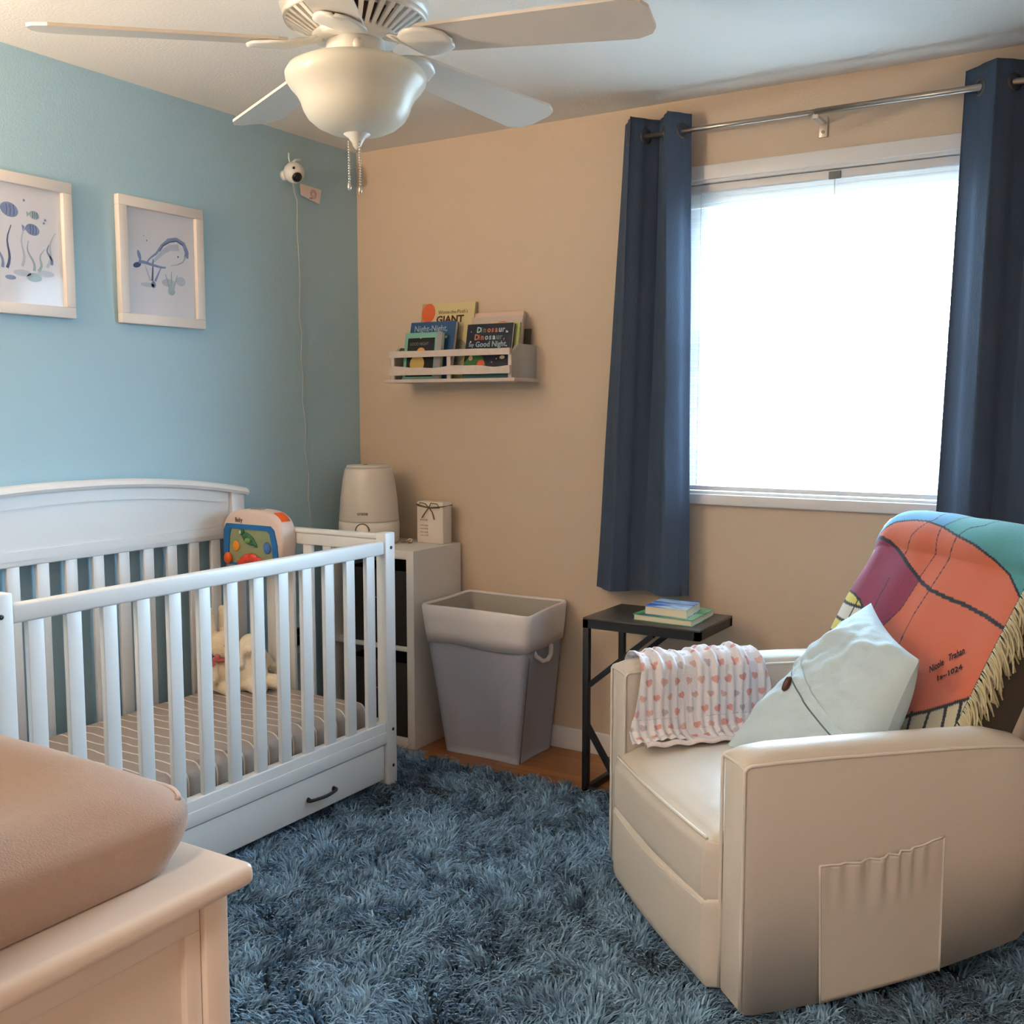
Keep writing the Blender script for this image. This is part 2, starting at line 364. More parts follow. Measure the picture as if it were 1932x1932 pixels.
fixn(mb.add(vs, fs).build('arched_cap', CRIB, cb))
MB().box(.026, .052, Y0 + .07, Y1 - .07, .868, .90, bev=.004).build('back_rail', CRIB, cb)
MB().box(.026, .052, Y0 + .07, Y1 - .07, .20, .27, bev=.004).build('back_rail', CRIB, cb)
k = 0; y = -.912
while y > Y0 + .10:
    MB().box(.034, .048, y, y + .044, .265, .872, bev=.003).build('back_slat', CRIB, cb); y -= .1013
# the two ends
for (ya, yb) in ((Y1 - .040, Y1 - .012), (Y0 + .012, Y0 + .040)):
    ym = (ya + yb) / 2
    MB().box(.062, .728, ya - .004, yb + .004, .902, .920, bev=.005).box(.062, .728, ya, yb, .862, .903, bev=.003).build('end_top_rail', CRIB, cb)
    MB().box(.062, .728, ya, yb, .19, .262, bev=.003).build('end_bottom_rail', CRIB, cb)
    for k in range(7):
        x = .095 + k * .093
        MB().box(x, x + .042, ym - .008, ym + .008, .26, .864, bev=.003).build('end_slat', CRIB, cb)
# drawer and its handle, screws
dr = MB().box(.738, .760, Y0 + .058, Y1 - .058, .062, .184, bev=.003).build('drawer', CRIB, cb)
MB().box(.20, .738, Y0 + .09, Y1 - .09, .062, .070).box(.20, .738, Y0 + .09, Y0 + .10, .07, .16).box(.20, .738, Y1 - .10, Y1 - .09, .07, .16).build('drawer_box', CRIB, cb)
hp = [(.760, -1.190, .113), (.772, -1.192, .113)] + [(.776 + .010 * math.sin(PI * t / 8), -1.186 + .112 * t / 8, .113) for t in range(9)] + [(.772, -1.068, .113), (.760, -1.070, .113)]
MB().tube(hp, [.009, .006] + [.0052] * 9 + [.006, .009], 10).build('drawer_handle', BLACKM, dr, label='black bow drawer handle')
hp = [(x_, y_ - .70, z_) for x_, y_, z_ in hp]
MB().tube(hp, [.009, .006] + [.0052] * 9 + [.006, .009], 10).build('drawer_handle', BLACKM, dr, label='black bow drawer handle')
SCREW = mat('screw_metal', (70, 66, 62), .4, .8)
for (y, z) in ((Y1 - .022, .875), (Y1 - .022, .235), (Y1 - .022, .105), (Y0 + .022, .875)):
    MB().lathe([(0, .770), (.006, .770), (.006, .7715), (.003, .772), (0, .7715)], (0, y, z), 12, axis='x').build('screw', SCREW, cb)

# mattress with fitted striped sheet
SHEET = mat('striped_sheet', (148, 134, 126), .85, bump=.2, bscale=200)
n = SHEET.node_tree.nodes; L = SHEET.node_tree.links; b = n['Principled BSDF']
t = n.new('ShaderNodeTexCoord'); s_ = n.new('ShaderNodeSeparateXYZ'); nz = n.new('ShaderNodeTexNoise'); nz.inputs['Scale'].default_value = 4
L.new(t.outputs['Object'], s_.inputs[0]); mpz = n.new('ShaderNodeMapping'); mpz.inputs['Scale'].default_value = (1, 1, 0); L.new(t.outputs['Object'], mpz.inputs[0]); L.new(mpz.outputs[0], nz.inputs[0])
def mathn(op, a, b_=None):
    m = n.new('ShaderNodeMath'); m.operation = op
    for i, v in enumerate((a, b_)):
        if v is None: continue
        if isinstance(v, (int, float)): m.inputs[i].default_value = v
        else: L.new(v, m.inputs[i])
    return m.outputs[0]
yy = mathn('ADD', s_.outputs['Y'], mathn('MULTIPLY', nz.outputs[0], .03))
fr_ = mathn('FRACT', mathn('DIVIDE', mathn('ADD', yy, 10.0), .052)); st = mathn('LESS_THAN', fr_, .11)
mx = n.new('ShaderNodeMix'); mx.data_type = 'RGBA'; L.new(st, mx.inputs[0])
mx.inputs[6].default_value = (*s2l((160, 146, 138)), 1); mx.inputs[7].default_value = (*s2l((225, 220, 214)), 1); L.new(mx.outputs[2], b.inputs['Base Color'])
mt = empty('crib_mattress', (.40, -1.48, .21), 'crib mattress in a taupe sheet with thin white stripes', 'mattress')
MB().box(.085, .705, Y0 + .055, Y1 - .055, .185, .205).build('support_board', mat('plywood', (150, 130, 105), .8), mt)
bm = bmesh.new(); bmesh.ops.create_cube(bm, size=1)
for v in bm.verts: v.co = Vector((.395 + v.co.x * .634, -1.487 + v.co.y * 1.355, .272 + v.co.z * .13))
bmesh.ops.bevel(bm, geom=bm.edges[:], offset=.045, segments=5, affect='EDGES', profile=0.5)
bmesh.ops.subdivide_edges(bm, edges=[e for e in bm.edges if e.calc_length() > .3], cuts=24, use_grid_fill=True)
for v in bm.verts:
    if v.co.z > .3: v.co.z += .006 * mnoise.noise(Vector((v.co.x * 7, v.co.y * 7, 0))) + .004 * mnoise.noise(Vector((v.co.x * 22, v.co.y * 9, 3)))
MB().bm(bm).build('fitted_sheet', SHEET, mt)

# ------------------------------------------------------------ storage shelf in the corner
LAM = mat('white_laminate', (224, 220, 216), .5)
sh = empty('storage_shelf', (.32, -.18, 0), 'white cube shelf unit standing in the corner behind the crib', 'shelf unit')
SX0, SX1, SY0, SY1, SZ = .09, .547, -.345, -.018, .797
MB().box(SX0, SX0 + .036, SY0, SY1, 0, SZ, bev=.0015).build('side_panel', LAM, sh)
MB().box(SX1 - .036, SX1, SY0, SY1, 0, SZ, bev=.0015).build('side_panel', LAM, sh)
MB().box(SX0 + .036, SX1 - .036, SY0, SY1, SZ - .036, SZ, bev=.0015).build('top_panel', LAM, sh)
MB().box(SX0 + .036, SX1 - .036, SY0, SY1, 0.0, .04, bev=.0015).build('bottom_panel', LAM, sh)
MB().box(SX0 + .036, SX1 - .036, SY0, SY1, .393, .410, bev=.0015).build('middle_shelf', LAM, sh)
MB().box(SX0 + .036, SX1 - .036, SY1 - .006, SY1 - .001, .04, SZ - .036).build('back_board', LAM, sh)
BIN = mat('dark_fabric', (44, 40, 38), .9, bump=.3, bscale=300)
for z0, lab in ((.411, 'dark brown fabric bin in the upper bay of the corner shelf'), (.041, 'dark brown fabric bin in the lower bay of the corner shelf')):
    bn = empty('fabric_bin', (.35, -.18, z0), lab, 'storage bin', 'fabric bins in the shelf unit')
    mb = MB().box(.19, .500, SY0 + .012, SY0 + .016, z0, z0 + .30, bev=.001).box(.19, .500, SY1 - .02, SY1 - .016, z0, z0 + .30).box(.19, .194, SY0 + .016, SY1 - .02, z0, z0 + .30).box(.496, .500, SY0 + .016, SY1 - .02, z0, z0 + .30).box(.194, .496, SY0 + .016, SY1 - .02, z0, z0 + .004)
    mb.build('body', BIN, bn)
    MB().tube([(.33, SY0 + .011, z0 + .20), (.335, SY0 + .004, z0 + .188), (.365, SY0 + .003, z0 + .186), (.37, SY0 + .011, z0 + .20)], .003, 6).build('pull_loop', mat('grey_web', (120, 118, 112), .8), bn)

# humidifier
hu = empty('humidifier', (.222, -.215, SZ), 'tall white tapered humidifier on the corner shelf', 'humidifier')
HM = mat('humidifier_shell', (230, 222, 212), .35); HT = mat('humidifier_tank', (218, 208, 196), .3)
hc = (.222, -.215, 0)
MB().lathe([(0, SZ), (.112, SZ), (.124, SZ + .01), (.126, SZ + .07), (.125, SZ + .092), (0, SZ + .092)], hc).build('base', HM, hu)
MB().lathe([(0, SZ + .093), (.122, SZ + .093), (.1235, SZ + .10), (.117, SZ + .19), (.106, SZ + .27), (.098, SZ + .305), (.093, SZ + .313), (0, SZ + .315)], hc).build('tank', HT, hu)
MB().lathe([(0, SZ + .314), (.092, SZ + .314), (.088, SZ + .322), (.02, SZ + .324), (.016, SZ + .318), (0, SZ + .318)], hc).build('lid', HM, hu)
MB().lathe([(0, 0), (.010, 0), (.010, .004), (0, .004)], (.212, -.222, SZ + .321), 14).build('mist_nozzle', mat('dark_grey', (60, 58, 56), .5), hu)
dv = Vector((.45, -.893, 0)); kx = Vector((.222, -.215, SZ + .062)) + dv * .1235
MB().lathe([(0, 0), (.026, 0), (.026, .004), (.022, .0055), (0, .0055)], (0, 0, 0), 24, M=Matrix.Translation(kx) @ dv.to_track_quat('Z', 'Y').to_matrix().to_4x4()).build('dial', HM, hu)
ring = [kx + dv * .004 + Vector((dv.y, -dv.x, 0)) * .0285 * math.cos(a) * -1 + Vector((0, 0, .0285 * math.sin(a))) for a in [PI * i / 14 for i in range(15)]]
MB().tube(ring, .0018, 6).build('dial_ring', mat('bronze', (96, 82, 66), .35, .6), hu)
tx = Vector((-dv.y, dv.x, 0)); tx = Vector((.893, .45, 0))
text('crane', .020, Vector((.222, -.215, SZ + .125)) + dv * .1222 - tx * .022, tx, (0, 0, 1), bold=.0004, thick=.001).build('wordmark', mat('grey_print', (120, 112, 104), .6), hu)

# gift box with twine and a small tag beside it
gb = empty('gift_box', (.457, -.08, SZ), 'upright white gift box tied with brown twine on the corner shelf', 'gift box')
GBM = mat('gift_card', (226, 214, 200), .6); TW = mat('twine', (120, 94, 66), .9)
MB().box(.392, .524, -.112, -.05, SZ, SZ + .172, bev=.003).build('box', GBM, gb)
mb = MB().tube([(.390, -.113, SZ + .160), (.45, -.1145, SZ + .148), (.525, -.113, SZ + .155), (.526, -.05, SZ + .158), (.45, -.048, SZ + .155), (.390, -.05, SZ + .158)], .0026, 6, closed=True)
for q in ([(.455, -.115, SZ + .148), (.44, -.122, SZ + .165), (.415, -.120, SZ + .168), (.40, -.118, SZ + .155), (.455, -.116, SZ + .147)],
          [(.455, -.115, SZ + .148), (.47, -.122, SZ + .168), (.50, -.120, SZ + .166), (.51, -.118, SZ + .15), (.455, -.116, SZ + .147)],
          [(.455, -.116, SZ + .148), (.44, -.118, SZ + .13), (.42, -.117, SZ + .105)], [(.457, -.116, SZ + .148), (.475, -.118, SZ + .128), (.483, -.117, SZ + .10)]):
    mb.tube(q, .0022, 6)
mb.build('twine_bow', TW, gb)
mb = MB()
for i in range(4):
    for j in range(2): mb.box(.408 + j * .022, .426 + j * .022, -.1135, -.1125, SZ + .030 + i * .014, SZ + .0335 + i * .014)
mb.box(.408, .445, -.1135, -.1125, SZ + .093, SZ + .100)
mb.build('printed_lines', mat('pale_print', (190, 170, 150), .7), gb)
mb = MB().box(-.02, .02, -.012, .012, 0, .004, bev=.001)
tg = empty('paper_tag', (.365, -.145, SZ), 'small tan paper tag lying beside the gift box', 'tag')
MB().box(.345, .385, -.160, -.138, SZ, SZ + .005, bev=.001).build('card', mat('kraft', (150, 120, 90), .8), tg)
MB().tube([(.385, -.15, SZ + .004), (.388, -.14, SZ + .014), (.375, -.135, SZ + .016), (.36, -.142, SZ + .007)], .003, 6).build('string', GBM, tg)

# ------------------------------------------------------------ laundry hamper
HG = mat('hamper_grey_fabric', (168, 169, 182), .85, bump=.35, bscale=350, var=.06, vscale=9)
HLN = mat('hamper_liner', (232, 224, 222), .85, bump=.3, bscale=350)
HIN = mat('hamper_inner', (172, 164, 154), .85)
hm = empty('laundry_hamper', (.82, -.16, 0), 'tall grey fabric laundry hamper with turned down white liner', 'laundry hamper')
B4 = [(.648, -.285), (.992, -.285), (.990, -.022), (.655, -.022)]; T4 = [(.612, -.388), (1.100, -.392), (1.055, -.020), (.590, -.022)]
HZ = .595
def ringpts(t, z, off=0.0, nper=14, rr=.03, wav=0.0, zw=0.0):
    q = [Vector((B4[i][0] * (1 - t) + T4[i][0] * t, B4[i][1] * (1 - t) + T4[i][1] * t, 0)) for i in range(4)]
    c = sum(q, Vector()) / 4; out = []
    for i in range(4):
        a, d = q[i], q[(i + 1) % 4]; e = (d - a); le = e.length; e.normalize(); nn = Vector((e.y, -e.x, 0))
        for k in range(nper):
            s = k / nper; p = a + e * (le * s)
            bul = math.sin(PI * s)
            wv = wav * bul * math.sin(s * 9 + i * 2 + t * 3) - .010 * bul * (1 if off > -.02 else 0)
            # rounded corners
            dc = min(s, 1 - s) * le
            pull = rr * .35 * max(0, 1 - dc / rr)
            p = p + nn * (off + wv); p = p + (c - p).normalized() * pull
            yv = min(p.y, -.016)
            out.append((p.x, yv, z + zw * math.sin(s * 7 + i)))
    return out
def loft(rings):
    nn = len(rings[0]); vs = [p for r in rings for p in r]
    fs = [(i * nn + k, i * nn + (k + 1) % nn, (i + 1) * nn + (k + 1) % nn, (i + 1) * nn + k) for i in range(len(rings) - 1) for k in range(nn)]
    return MB().add(vs, fs, 0, True)
rings = [ringpts(t, HZ * t, 0, wav=.004 * math.sin(PI * t)) for t in [i / 16 for i in range(17)]]
mb = loft(rings); mb.f.append(tuple(range(len(rings[0])))); mb.m.append(0); mb.sm.append(False)
mb.build('fabric_body', HG, hm, solid=.003)
loft([ringpts(t, HZ * t + .002, -.008) for t in (1.0, .8, .5, .25, .05)]).build('inner_lining', HIN, hm, solid=.001)
loft([ringpts(1.0, HZ + .001, -.006), ringpts(1.0, HZ + .008, .002), ringpts(1.0, HZ + .002, .008), ringpts(.92, HZ * .93, .009, wav=.002), ringpts(.84, HZ * .85, .010, wav=.002), ringpts(.765, HZ * .765, .009, wav=.003, zw=.004)]).build('liner_cuff', HLN, hm, solid=.003)
mb = MB().tube([(1.048, -.28, .46), (1.058, -.27, .43), (1.066, -.235, .405), (1.068, -.20, .402), (1.062, -.165, .415), (1.052, -.145, .45)], .009, 8)
mb.build('handle', HLN, hm, label='cream loop handle below the cuff')
mb = MB().tube([(1.000 + .100 * t, -.290 - .098 * t, .01 + .44 * t) for t in [i / 10 for i in range(11)]], .0022, 6)
mb.build('corner_seam', mat('seam_grey', (92, 92, 98), .8), hm)

# ------------------------------------------------------------ side table with two books
TT = mat('dark_table_top', (66, 58, 52), .35, var=.85, vscale=14, stretch=(1, 5, 1))
st_ = empty('side_table', (1.55, -.26, 0), 'black metal C-shaped side table with dark wood top', 'side table')
TX0, TX1, TY0, TY1, TZ = 1.330, 1.760, -.413, -.108, .630
MB().box(TX0, TX1, TY0, TY1, TZ - .007, TZ, bev=.001).build('table_top', TT, st_)
MB().box(TX0, TX1, TY0, TY0 + .02, TZ - .036, TZ - .007).box(TX0, TX1, TY1 - .02, TY1, TZ - .036, TZ - .007).box(TX0, TX0 + .02, TY0, TY1, TZ - .036, TZ - .007).box(TX1 - .02, TX1, TY0, TY1, TZ - .036, TZ - .007).build('top_frame', BLACKM, st_)
for y in (TY0, TY1 - .022):
    MB().box(TX0, TX0 + .022, y, y + .022, 0, TZ - .036, bev=.001).build('leg', BLACKM, st_)
    def bar(p, q, wdt=.018):
        p, q = Vector(p), Vector(q); d = (q - p).normalized(); u = Vector((-d.z, 0, d.x)) * wdt / 2
        return MB().prism([(p.x + u.x, p.z + u.z), (q.x + u.x, q.z + u.z), (q.x - u.x, q.z - u.z), (p.x - u.x, p.z - u.z)], 'y', y + .002, y + .02)
    bar((TX0 + .015, 0, .385), (1.590, 0, TZ - .036)).build('upper_brace', BLACKM, st_)
    bar((TX0 + .015, 0, .245), (1.49, 0, .022)).build('lower_brace', BLACKM, st_)
    MB().box(TX0, 1.72, y, y + .022, 0.0, .022, bev=.001).build('foot_bar', BLACKM, st_)
MB().box(TX0, TX0 + .022, TY0, TY1, 0.0, .022, bev=.001).build('foot_bar', BLACKM, st_)

PAPER = mat('book_pages', (226, 214, 188), .8)
def flat_book(name, quad, z0, th, cover, label, cat='book', group=None, art=None, spine=None):
    # quad: near-left, near-right, far-right, far-left (x, y)
    b_ = empty(name, (sum(p[0] for p in quad) / 4, sum(p[1] for p in quad) / 4, z0), label, cat, group)
    c = Vector((sum(p[0] for p in quad) / 4, sum(p[1] for p in quad) / 4))
    ins = [(p[0] + (c.x - p[0]) * .03, p[1] + (c.y - p[1]) * .03) for p in quad]
    MB().prism(ins, 'z', z0 + .002, z0 + th - .002).build('pages', PAPER, b_)
    MB().prism(quad, 'z', z0 + th - .0022, z0 + th).prism(quad, 'z', z0, z0 + .002).build('cover', cover, b_)
    return b_
def vnoise_mat(name, cols, scale, stretch=(1, 1, 1), rough=.35):
    m = mat(name, (128, 128, 128), rough); n = m.node_tree.nodes; L = m.node_tree.links
    t = n.new('ShaderNodeTexCoord'); mp = n.new('ShaderNodeMapping'); mp.inputs['Scale'].default_value = stretch
    nz = n.new('ShaderNodeTexNoise'); nz.inputs['Scale'].default_value = scale; nz.inputs['Detail'].default_value = 3
    r = n.new('ShaderNodeValToRGB'); els = r.color_ramp.elements
    for i, c in enumerate(cols):
        pos = .3 + .4 * i / (len(cols) - 1)
        e = els[i] if i < 2 else els.new(pos)
        e.position = pos; e.color = (*s2l(c), 1)
    L.new(t.outputs['Object'], mp.inputs[0]); L.new(mp.outputs[0], nz.inputs[0]); L.new(nz.outputs[0], r.inputs[0]); L.new(r.outputs[0], n['Principled BSDF'].inputs['Base Color'])
    return m
flat_book('book', [(1.497, -.362), (1.715, -.372), (1.704, -.135), (1.50, -.128)], TZ, .022, vnoise_mat('cover_green_blue', [(60, 110, 100), (70, 160, 120), (150, 190, 130), (60, 120, 200)], 5, (1, 2.5, 1)), 'green and blue hardcover picture book lowest on the side table')
flat_book('book', [(1.535, -.352), (1.690, -.355), (1.672, -.185), (1.528, -.19)], TZ + .0222, .030, vnoise_mat('cover_blue_wave', [(30, 60, 140), (60, 110, 190), (200, 215, 225), (50, 100, 180)], 9, (.6, 3, 1)), 'blue hardcover book topmost on the side table pile')

# ------------------------------------------------------------ swivel recliner
O3 = Vector((2.302, -1.52, 0)); C3 = Vector((-.724, .69, 0)); B3 = Vector((.69, .724, 0))
def CX_(a, b, z): return O3 + C3 * a + B3 * b + Vector((0, 0, z))
ch = empty('recliner_chair', tuple(CX_(.4, .35, .03)), 'cream leather recliner armchair facing the crib', 'armchair')
def armpanel(a0, a1, zt, crown, lab=None):
    # profile along b: (b, z bottom, z top)
    bs = [0, .004, .012, .03, .08, .2, .35, .5, .62, .70, .728, .740]
    ztop = [zt - .006, zt - .003, zt - .001, zt, zt + .002, zt + .002, zt, zt - .002, zt - .006, zt - .012, zt - .03, zt - .06]
    zbot = [.058, .052, .048, .046, .046, .050, .066, .088, .112, .130, .15, .18]
    na = 12; vs = []; fs = []
    ring = []
    for i, bb in enumerate(bs):
        ins = [.012, .004, .001, 0, 0, 0, 0, 0, 0, 0, .004, .014][i]
        r_ = []
        zb, z1 = zbot[i], ztop[i]
        cc = crown * min(1, (i + .5) / 4) * (1 if i < 9 else .5)
        r_.append((a0 + ins, zb)); r_.append((a0 + ins - .002, (zb + z1) / 2)); r_.append((a0 + ins, z1 - .004))
        for k in range(1, na):
            s = k / na; r_.append((a0 + ins + (a1 - a0 - 2 * ins) * s, z1 + cc * (math.sin(PI * s) ** .6)))
        r_.append((a1 - ins, z1 - .004)); r_.append((a1 - ins + .002, (zb + z1) / 2)); r_.append((a1 - ins, zb))
        ring.append([(p[0], bb, p[1]) for p in r_])
    nn = len(ring[0]); vs = [p for r in ring for p in r]
    for i in range(len(ring) - 1):
        for k in range(nn): fs.append((i * nn + k, i * nn + (k + 1) % nn, (i + 1) * nn + (k + 1) % nn, (i + 1) * nn + k))
    fs.append(tuple(range(nn))); fs.append(tuple((len(ring) - 1) * nn + k for k in range(nn)))
    o = fixn(MB().add(vs, fs, 0, True).build('armrest', LEATHER, ch, label=lab, X=CX_))
    for aa in (a0 + .001, a1 - .001):
        path = [(aa, -.001, .06)] + [(aa, -.001, z_) for z_ in (.2, .4, zt - .035)] + [(aa, -.001, zt - .010), (aa, .004, zt - .003), (aa, .014, zt)] + [(aa, bs[i], ztop[i]) for i in range(3, 11)]
        MB().tube(path, .0042, 8).build('piping', PIPE, o, X=CX_)
    path = [(a0 + (a1 - a0) * k / na, .001, zt - .009 + crown * .16 * math.sin(PI * k / na) ** .6) for k in range(na + 1)]
    MB().tube(path, .004, 8).build('piping', PIPE, o, X=CX_)
    return o
arm_n = armpanel(0.0, .105, .600, .030)
arm_f = armpanel(.705, .812, .628, .026)
# pocket on the near arm's outer side
def pocket(u, v):
    b0, b1 = .18 + .010 * (1 - v), .490
    bb = b0 + (b1 - b0) * u; zt = .366 + (.400 - .366) * u - .012 * math.sin(PI * u)
    zb = .050 + .035 * u
    z_ = zb + (zt - zb) * v
    g = max(0, v - .62) / .38
    gather = .0075 * math.sin(u * 46 + 1.5 * math.sin(u * 9)) * math.sin(PI * u) * g * (1.3 - abs(u - .45))
    return (-.003 - .004 * math.sin(PI * u) * (.4 + .6 * v) - gather, bb, z_)
MB().grid(pocket, 70, 30).build('side_pocket', LEATHER, arm_n, X=CX_, solid=.002)
for u in (0, 1):
    MB().tube([(pocket(u, v / 10)[0] - .001,) + pocket(u, v / 10)[1:] for v in range(11)], .0028, 6).build('pocket_welt', PIPE, arm_n, X=CX_)
MB().tube([(pocket(u / 20, 1)[0] - .001,) + pocket(u / 20, 1)[1:] for u in range(21)], .003, 6).build('pocket_welt', PIPE, arm_n, X=CX_)
# seat cushion: top, rounded nose, front band
def seatfn(u, v):
    a = .102 + .606 * u; e = min(u, 1 - u); ed = min(1, e / .04)
    prof = [(.60, .425), (.45, .432), (.30, .438), (.18, .438), (.10, .434), (.04, .424), (.0, .412), (-.024, .398), (-.034, .375), (-.036, .34), (-.036, .30), (-.035, .270), (-.030, .257)]
    x = v * (len(prof) - 1); i = min(int(x), len(prof) - 2); f = x - i
    bb = prof[i][0] * (1 - f) + prof[i + 1][0] * f; z_ = prof[i][1] * (1 - f) + prof[i + 1][1] * f
    bow = .010 * math.sin(PI * u)
    top = max(0, 1 - x / 6.5)
    z_ += .016 * math.sin(PI * u) * top - (.03 * (1 - ed) ** 2) * (1 if x < 7 else .3)
    bb -= bow * min(1, max(0, (x - 3) / 4)) ; bb += .045 * max(0, 1 - e / .012) * (1 if x > 5 else 0)
    z_ += .003 * mnoise.noise(Vector((a * 9, bb * 14, 0))) * (1 if x < 7 else .3)
    return (a, bb, z_)
seat = MB().grid(seatfn, 44, 48).build('seat_cushion', LEATHER, ch, X=CX_)
def rowat(v, off=0.003):
    out = []
    for i in range(1, 30):
        p = seatfn(i / 30, v); out.append((p[0], p[1] - off * .7, p[2] + off * .7))
    return out
MB().tube(rowat(7.0 / 12), .0042, 8).build('piping', PIPE, seat, X=CX_)
def footfn(u, v):
    a = .098 + .612 * u; e = min(u, 1 - u); ed = min(1, e / .05)
    prof = [(-.026, .262), (-.0325, .256), (-.0355, .246), (-.037, .19), (-.036, .12), (-.033, .075), (-.026, .056), (.0, .050), (.05, .050)]
    x = v * (len(prof) - 1); i = min(int(x), len(prof) - 2); f = x - i
    bb = prof[i][0] * (1 - f) + prof[i + 1][0] * f; z_ = prof[i][1] * (1 - f) + prof[i + 1][1] * f
    bb -= .012 * math.sin(PI * u); bb += .045 * max(0, 1 - e / .012)
    z_ -= .0 ; return (a, bb, z_ - .008 * math.sin(PI * u) * (1 if x < 3 else 0))
foot = MB().grid(footfn, 40, 32).build('footrest', LEATHER, ch, X=CX_)
MB().tube([(p[0], p[1] - .001, p[2]) for p in [footfn(i / 30, 1.6 / 8) for i in range(1, 30)]], .0022, 6).build('piping', PIPE, foot, X=CX_)
MB().box(.11, .70, .02, .66, .05, .40, bev=.01).build('seat_base', mat('dark_lining', (40, 36, 34), .9), ch, X=CX_)
MB().lathe([(0, .0), (.24, .0), (.24, .02), (.22, .034), (.05, .036), (.05, .052), (0, .052)], (.40, .36, 0)).build('swivel_base', BLACKM, ch, X=CX_)
# back
def bface(z): return .645 + (z - .68) * .55
ZTOP = 1.035
def backprof(z):   # closed profile in (b, z): front up, over the top, down behind
    pass
pf = [(bface(z), z) for z in (.40, .5, .6, .7, .8, .9, .96)]
c0 = (bface(.96) + .078, .958)
for k in range(1, 9):
    a = PI - (PI) * k / 9
    pf.append((c0[0] + .078 * math.cos(a) , c0[1] + .085 * math.sin(a)))
pf += [(bface(.96) + .155, .95), (bface(.96) + .13, .85), (bface(.96) + .06, .7), (bface(.96) - .03, .5), (.72, .30), (.70, .16), (.62, .16), (.60, .3)]
na = 28; vs = []; fs = []
for i in range(na + 1):
    s = i / na; a = .085 + .690 * s; e = min(s, 1 - s) * .690; q = max(0, 1 - e / .055)
    shr = 1 - (1 - math.sqrt(max(0, 1 - q * q))) * .42
    cb_ = sum(p[0] for p in pf) / len(pf); cz = .62
    for p in pf:
        mid = bface(p[1]) + .07
        vs.append((a, mid + (p[0] - mid) * shr, p[1] - max(0, p[1] - .85) * (1 - shr) * .5 + .010 * math.sin(PI * s) * (p[1] > .9)))
m9 = len(pf)
for i in range(na):
    for k in range(m9): fs.append((i * m9 + k, i * m9 + (k + 1) % m9, (i + 1) * m9 + (k + 1) % m9, (i + 1) * m9 + k))
fs.append(tuple(range(m9))); fs.append(tuple(na * m9 + k for k in range(m9)))
fixn(MB().add(vs, fs, 0, True).build('backrest', LEATHER, ch, X=CX_))

MB().grid(lambda u, v: (.0835, bface(.50 + .42 * v) + .012 + (.13 - .03 * v) * u, .50 + .42 * v), 8, 12).build('side_shade', mat('painted_side_shade', (70, 62, 54), .95), ch, X=CX_, label='dark sheet painting the shade on the side of the backrest')  # dark sheet in place of shade on the cream backrest's near side

# ------------------------------------------------------------ throw blanket over the chair back
CO = {'orange': (206, 104, 70), 'magenta': (140, 44, 78), 'teal': (74, 146, 148), 'blue': (84, 146, 186), 'yellow': (214, 200, 96), 'white': (222, 214, 200), 'cream': (188, 178, 150), 'black': (24, 24, 34)}
A_ = [(0.80, .93), (0.771, 0.957), (0.756, 0.965), (0.727, 0.987), (0.667, 1.019), (0.599, 1.031), (0.539, 1.033), (0.473, 1.025), (0.391, 1.006), (0.311, 0.993), (0.23, 0.972), (0.168, 0.948), (0.117, 0.916), (0.06, 0.875)]
B_ = [(.80, .955), (0.775, 0.962), (0.76, 0.969), (0.72, 0.979), (0.654, 0.965), (0.586, 0.939), (0.526, 0.912), (0.462, 0.886), (0.41, 0.873), (0.336, 0.865), (0.257, 0.86), (0.179, 0.85), (0.08, 0.83)]
MG = [(0.474, 0.888), (0.489, 0.816), (0.524, 0.761), (0.56, 0.70)]
CC = [(0.80, 0.817), (0.739, 0.818), (0.708, 0.815), (0.669, 0.804), (0.627, 0.78), (0.591, 0.755), (.575, .70)]
BT = [(0.40, 0.52), (0.283, 0.579), (0.257, 0.595), (0.176, 0.635), (0.06, 0.70)]
LN = [([(0.536, 1.03), (0.569, 0.987), (0.574, 0.94)], .0022), ([(0.471, 1.022), (0.456, 0.96), (0.477, 0.897)], .0022),
      ([(0.331, 1.048), (0.368, 1.033), (0.39, 1.005), (0.399, 0.931), (0.411, 0.874), (0.426, 0.806), (0.425, 0.755), (0.419, 0.70), (.41, .6)], .0025),
      ([(0.59, 0.876), (0.595, 0.813), (0.589, 0.765)], .002), (A_, .0034), (B_, .0058), (MG, .0022), (CC, .0042), (BT, .0055),
      ([(0.80, 0.786), (0.64, 0.787)], .005), ([(0.80, 0.743), (0.64, 0.741)], .005), ([(0.80, 0.704), (0.60, 0.705)], .005), ([(0.678, 0.806), (0.68, 0.66)], .004),
      ([(0.207, 0.618), (0.19, 0.55)], .006), ([(0.160, 0.64), (0.125, 0.56)], .006), ([(0.122, 0.662), (0.10, 0.60)], .006), ([(.26, .60), (.245, .55)], .005),
      ([(0.551, 1.2), (0.52, 1.043), (0.536, 1.029)], .0025), ([(0.42, 1.2), (0.448, 1.052), (0.468, 1.025)], .0025), ([(.29, 1.2), (0.331, 1.048)], .0025), ([(.103, 0.4), (.103, 1.4)], .0065)]
def seg_d(px_, pz_, pl):
    d = np.full(px_.shape, 9.0)
    for (x0, z0), (x1, z1) in zip(pl[:-1], pl[1:]):
        ex, ez = x1 - x0, z1 - z0; l2 = ex * ex + ez * ez
        t = np.clip(((px_ - x0) * ex + (pz_ - z0) * ez) / l2, 0, 1)
        d = np.minimum(d, np.hypot(px_ - x0 - t * ex, pz_ - z0 - t * ez))
    return d
def yat(pl, a):   # z of polyline at a (a descending or ascending)
    p = sorted(pl); return np.interp(a, [q[0] for q in p], [q[1] for q in p])
def mgat(z): p = sorted((q[1], q[0]) for q in MG); return np.interp(z, [q[0] for q in p], [q[1] for q in p])
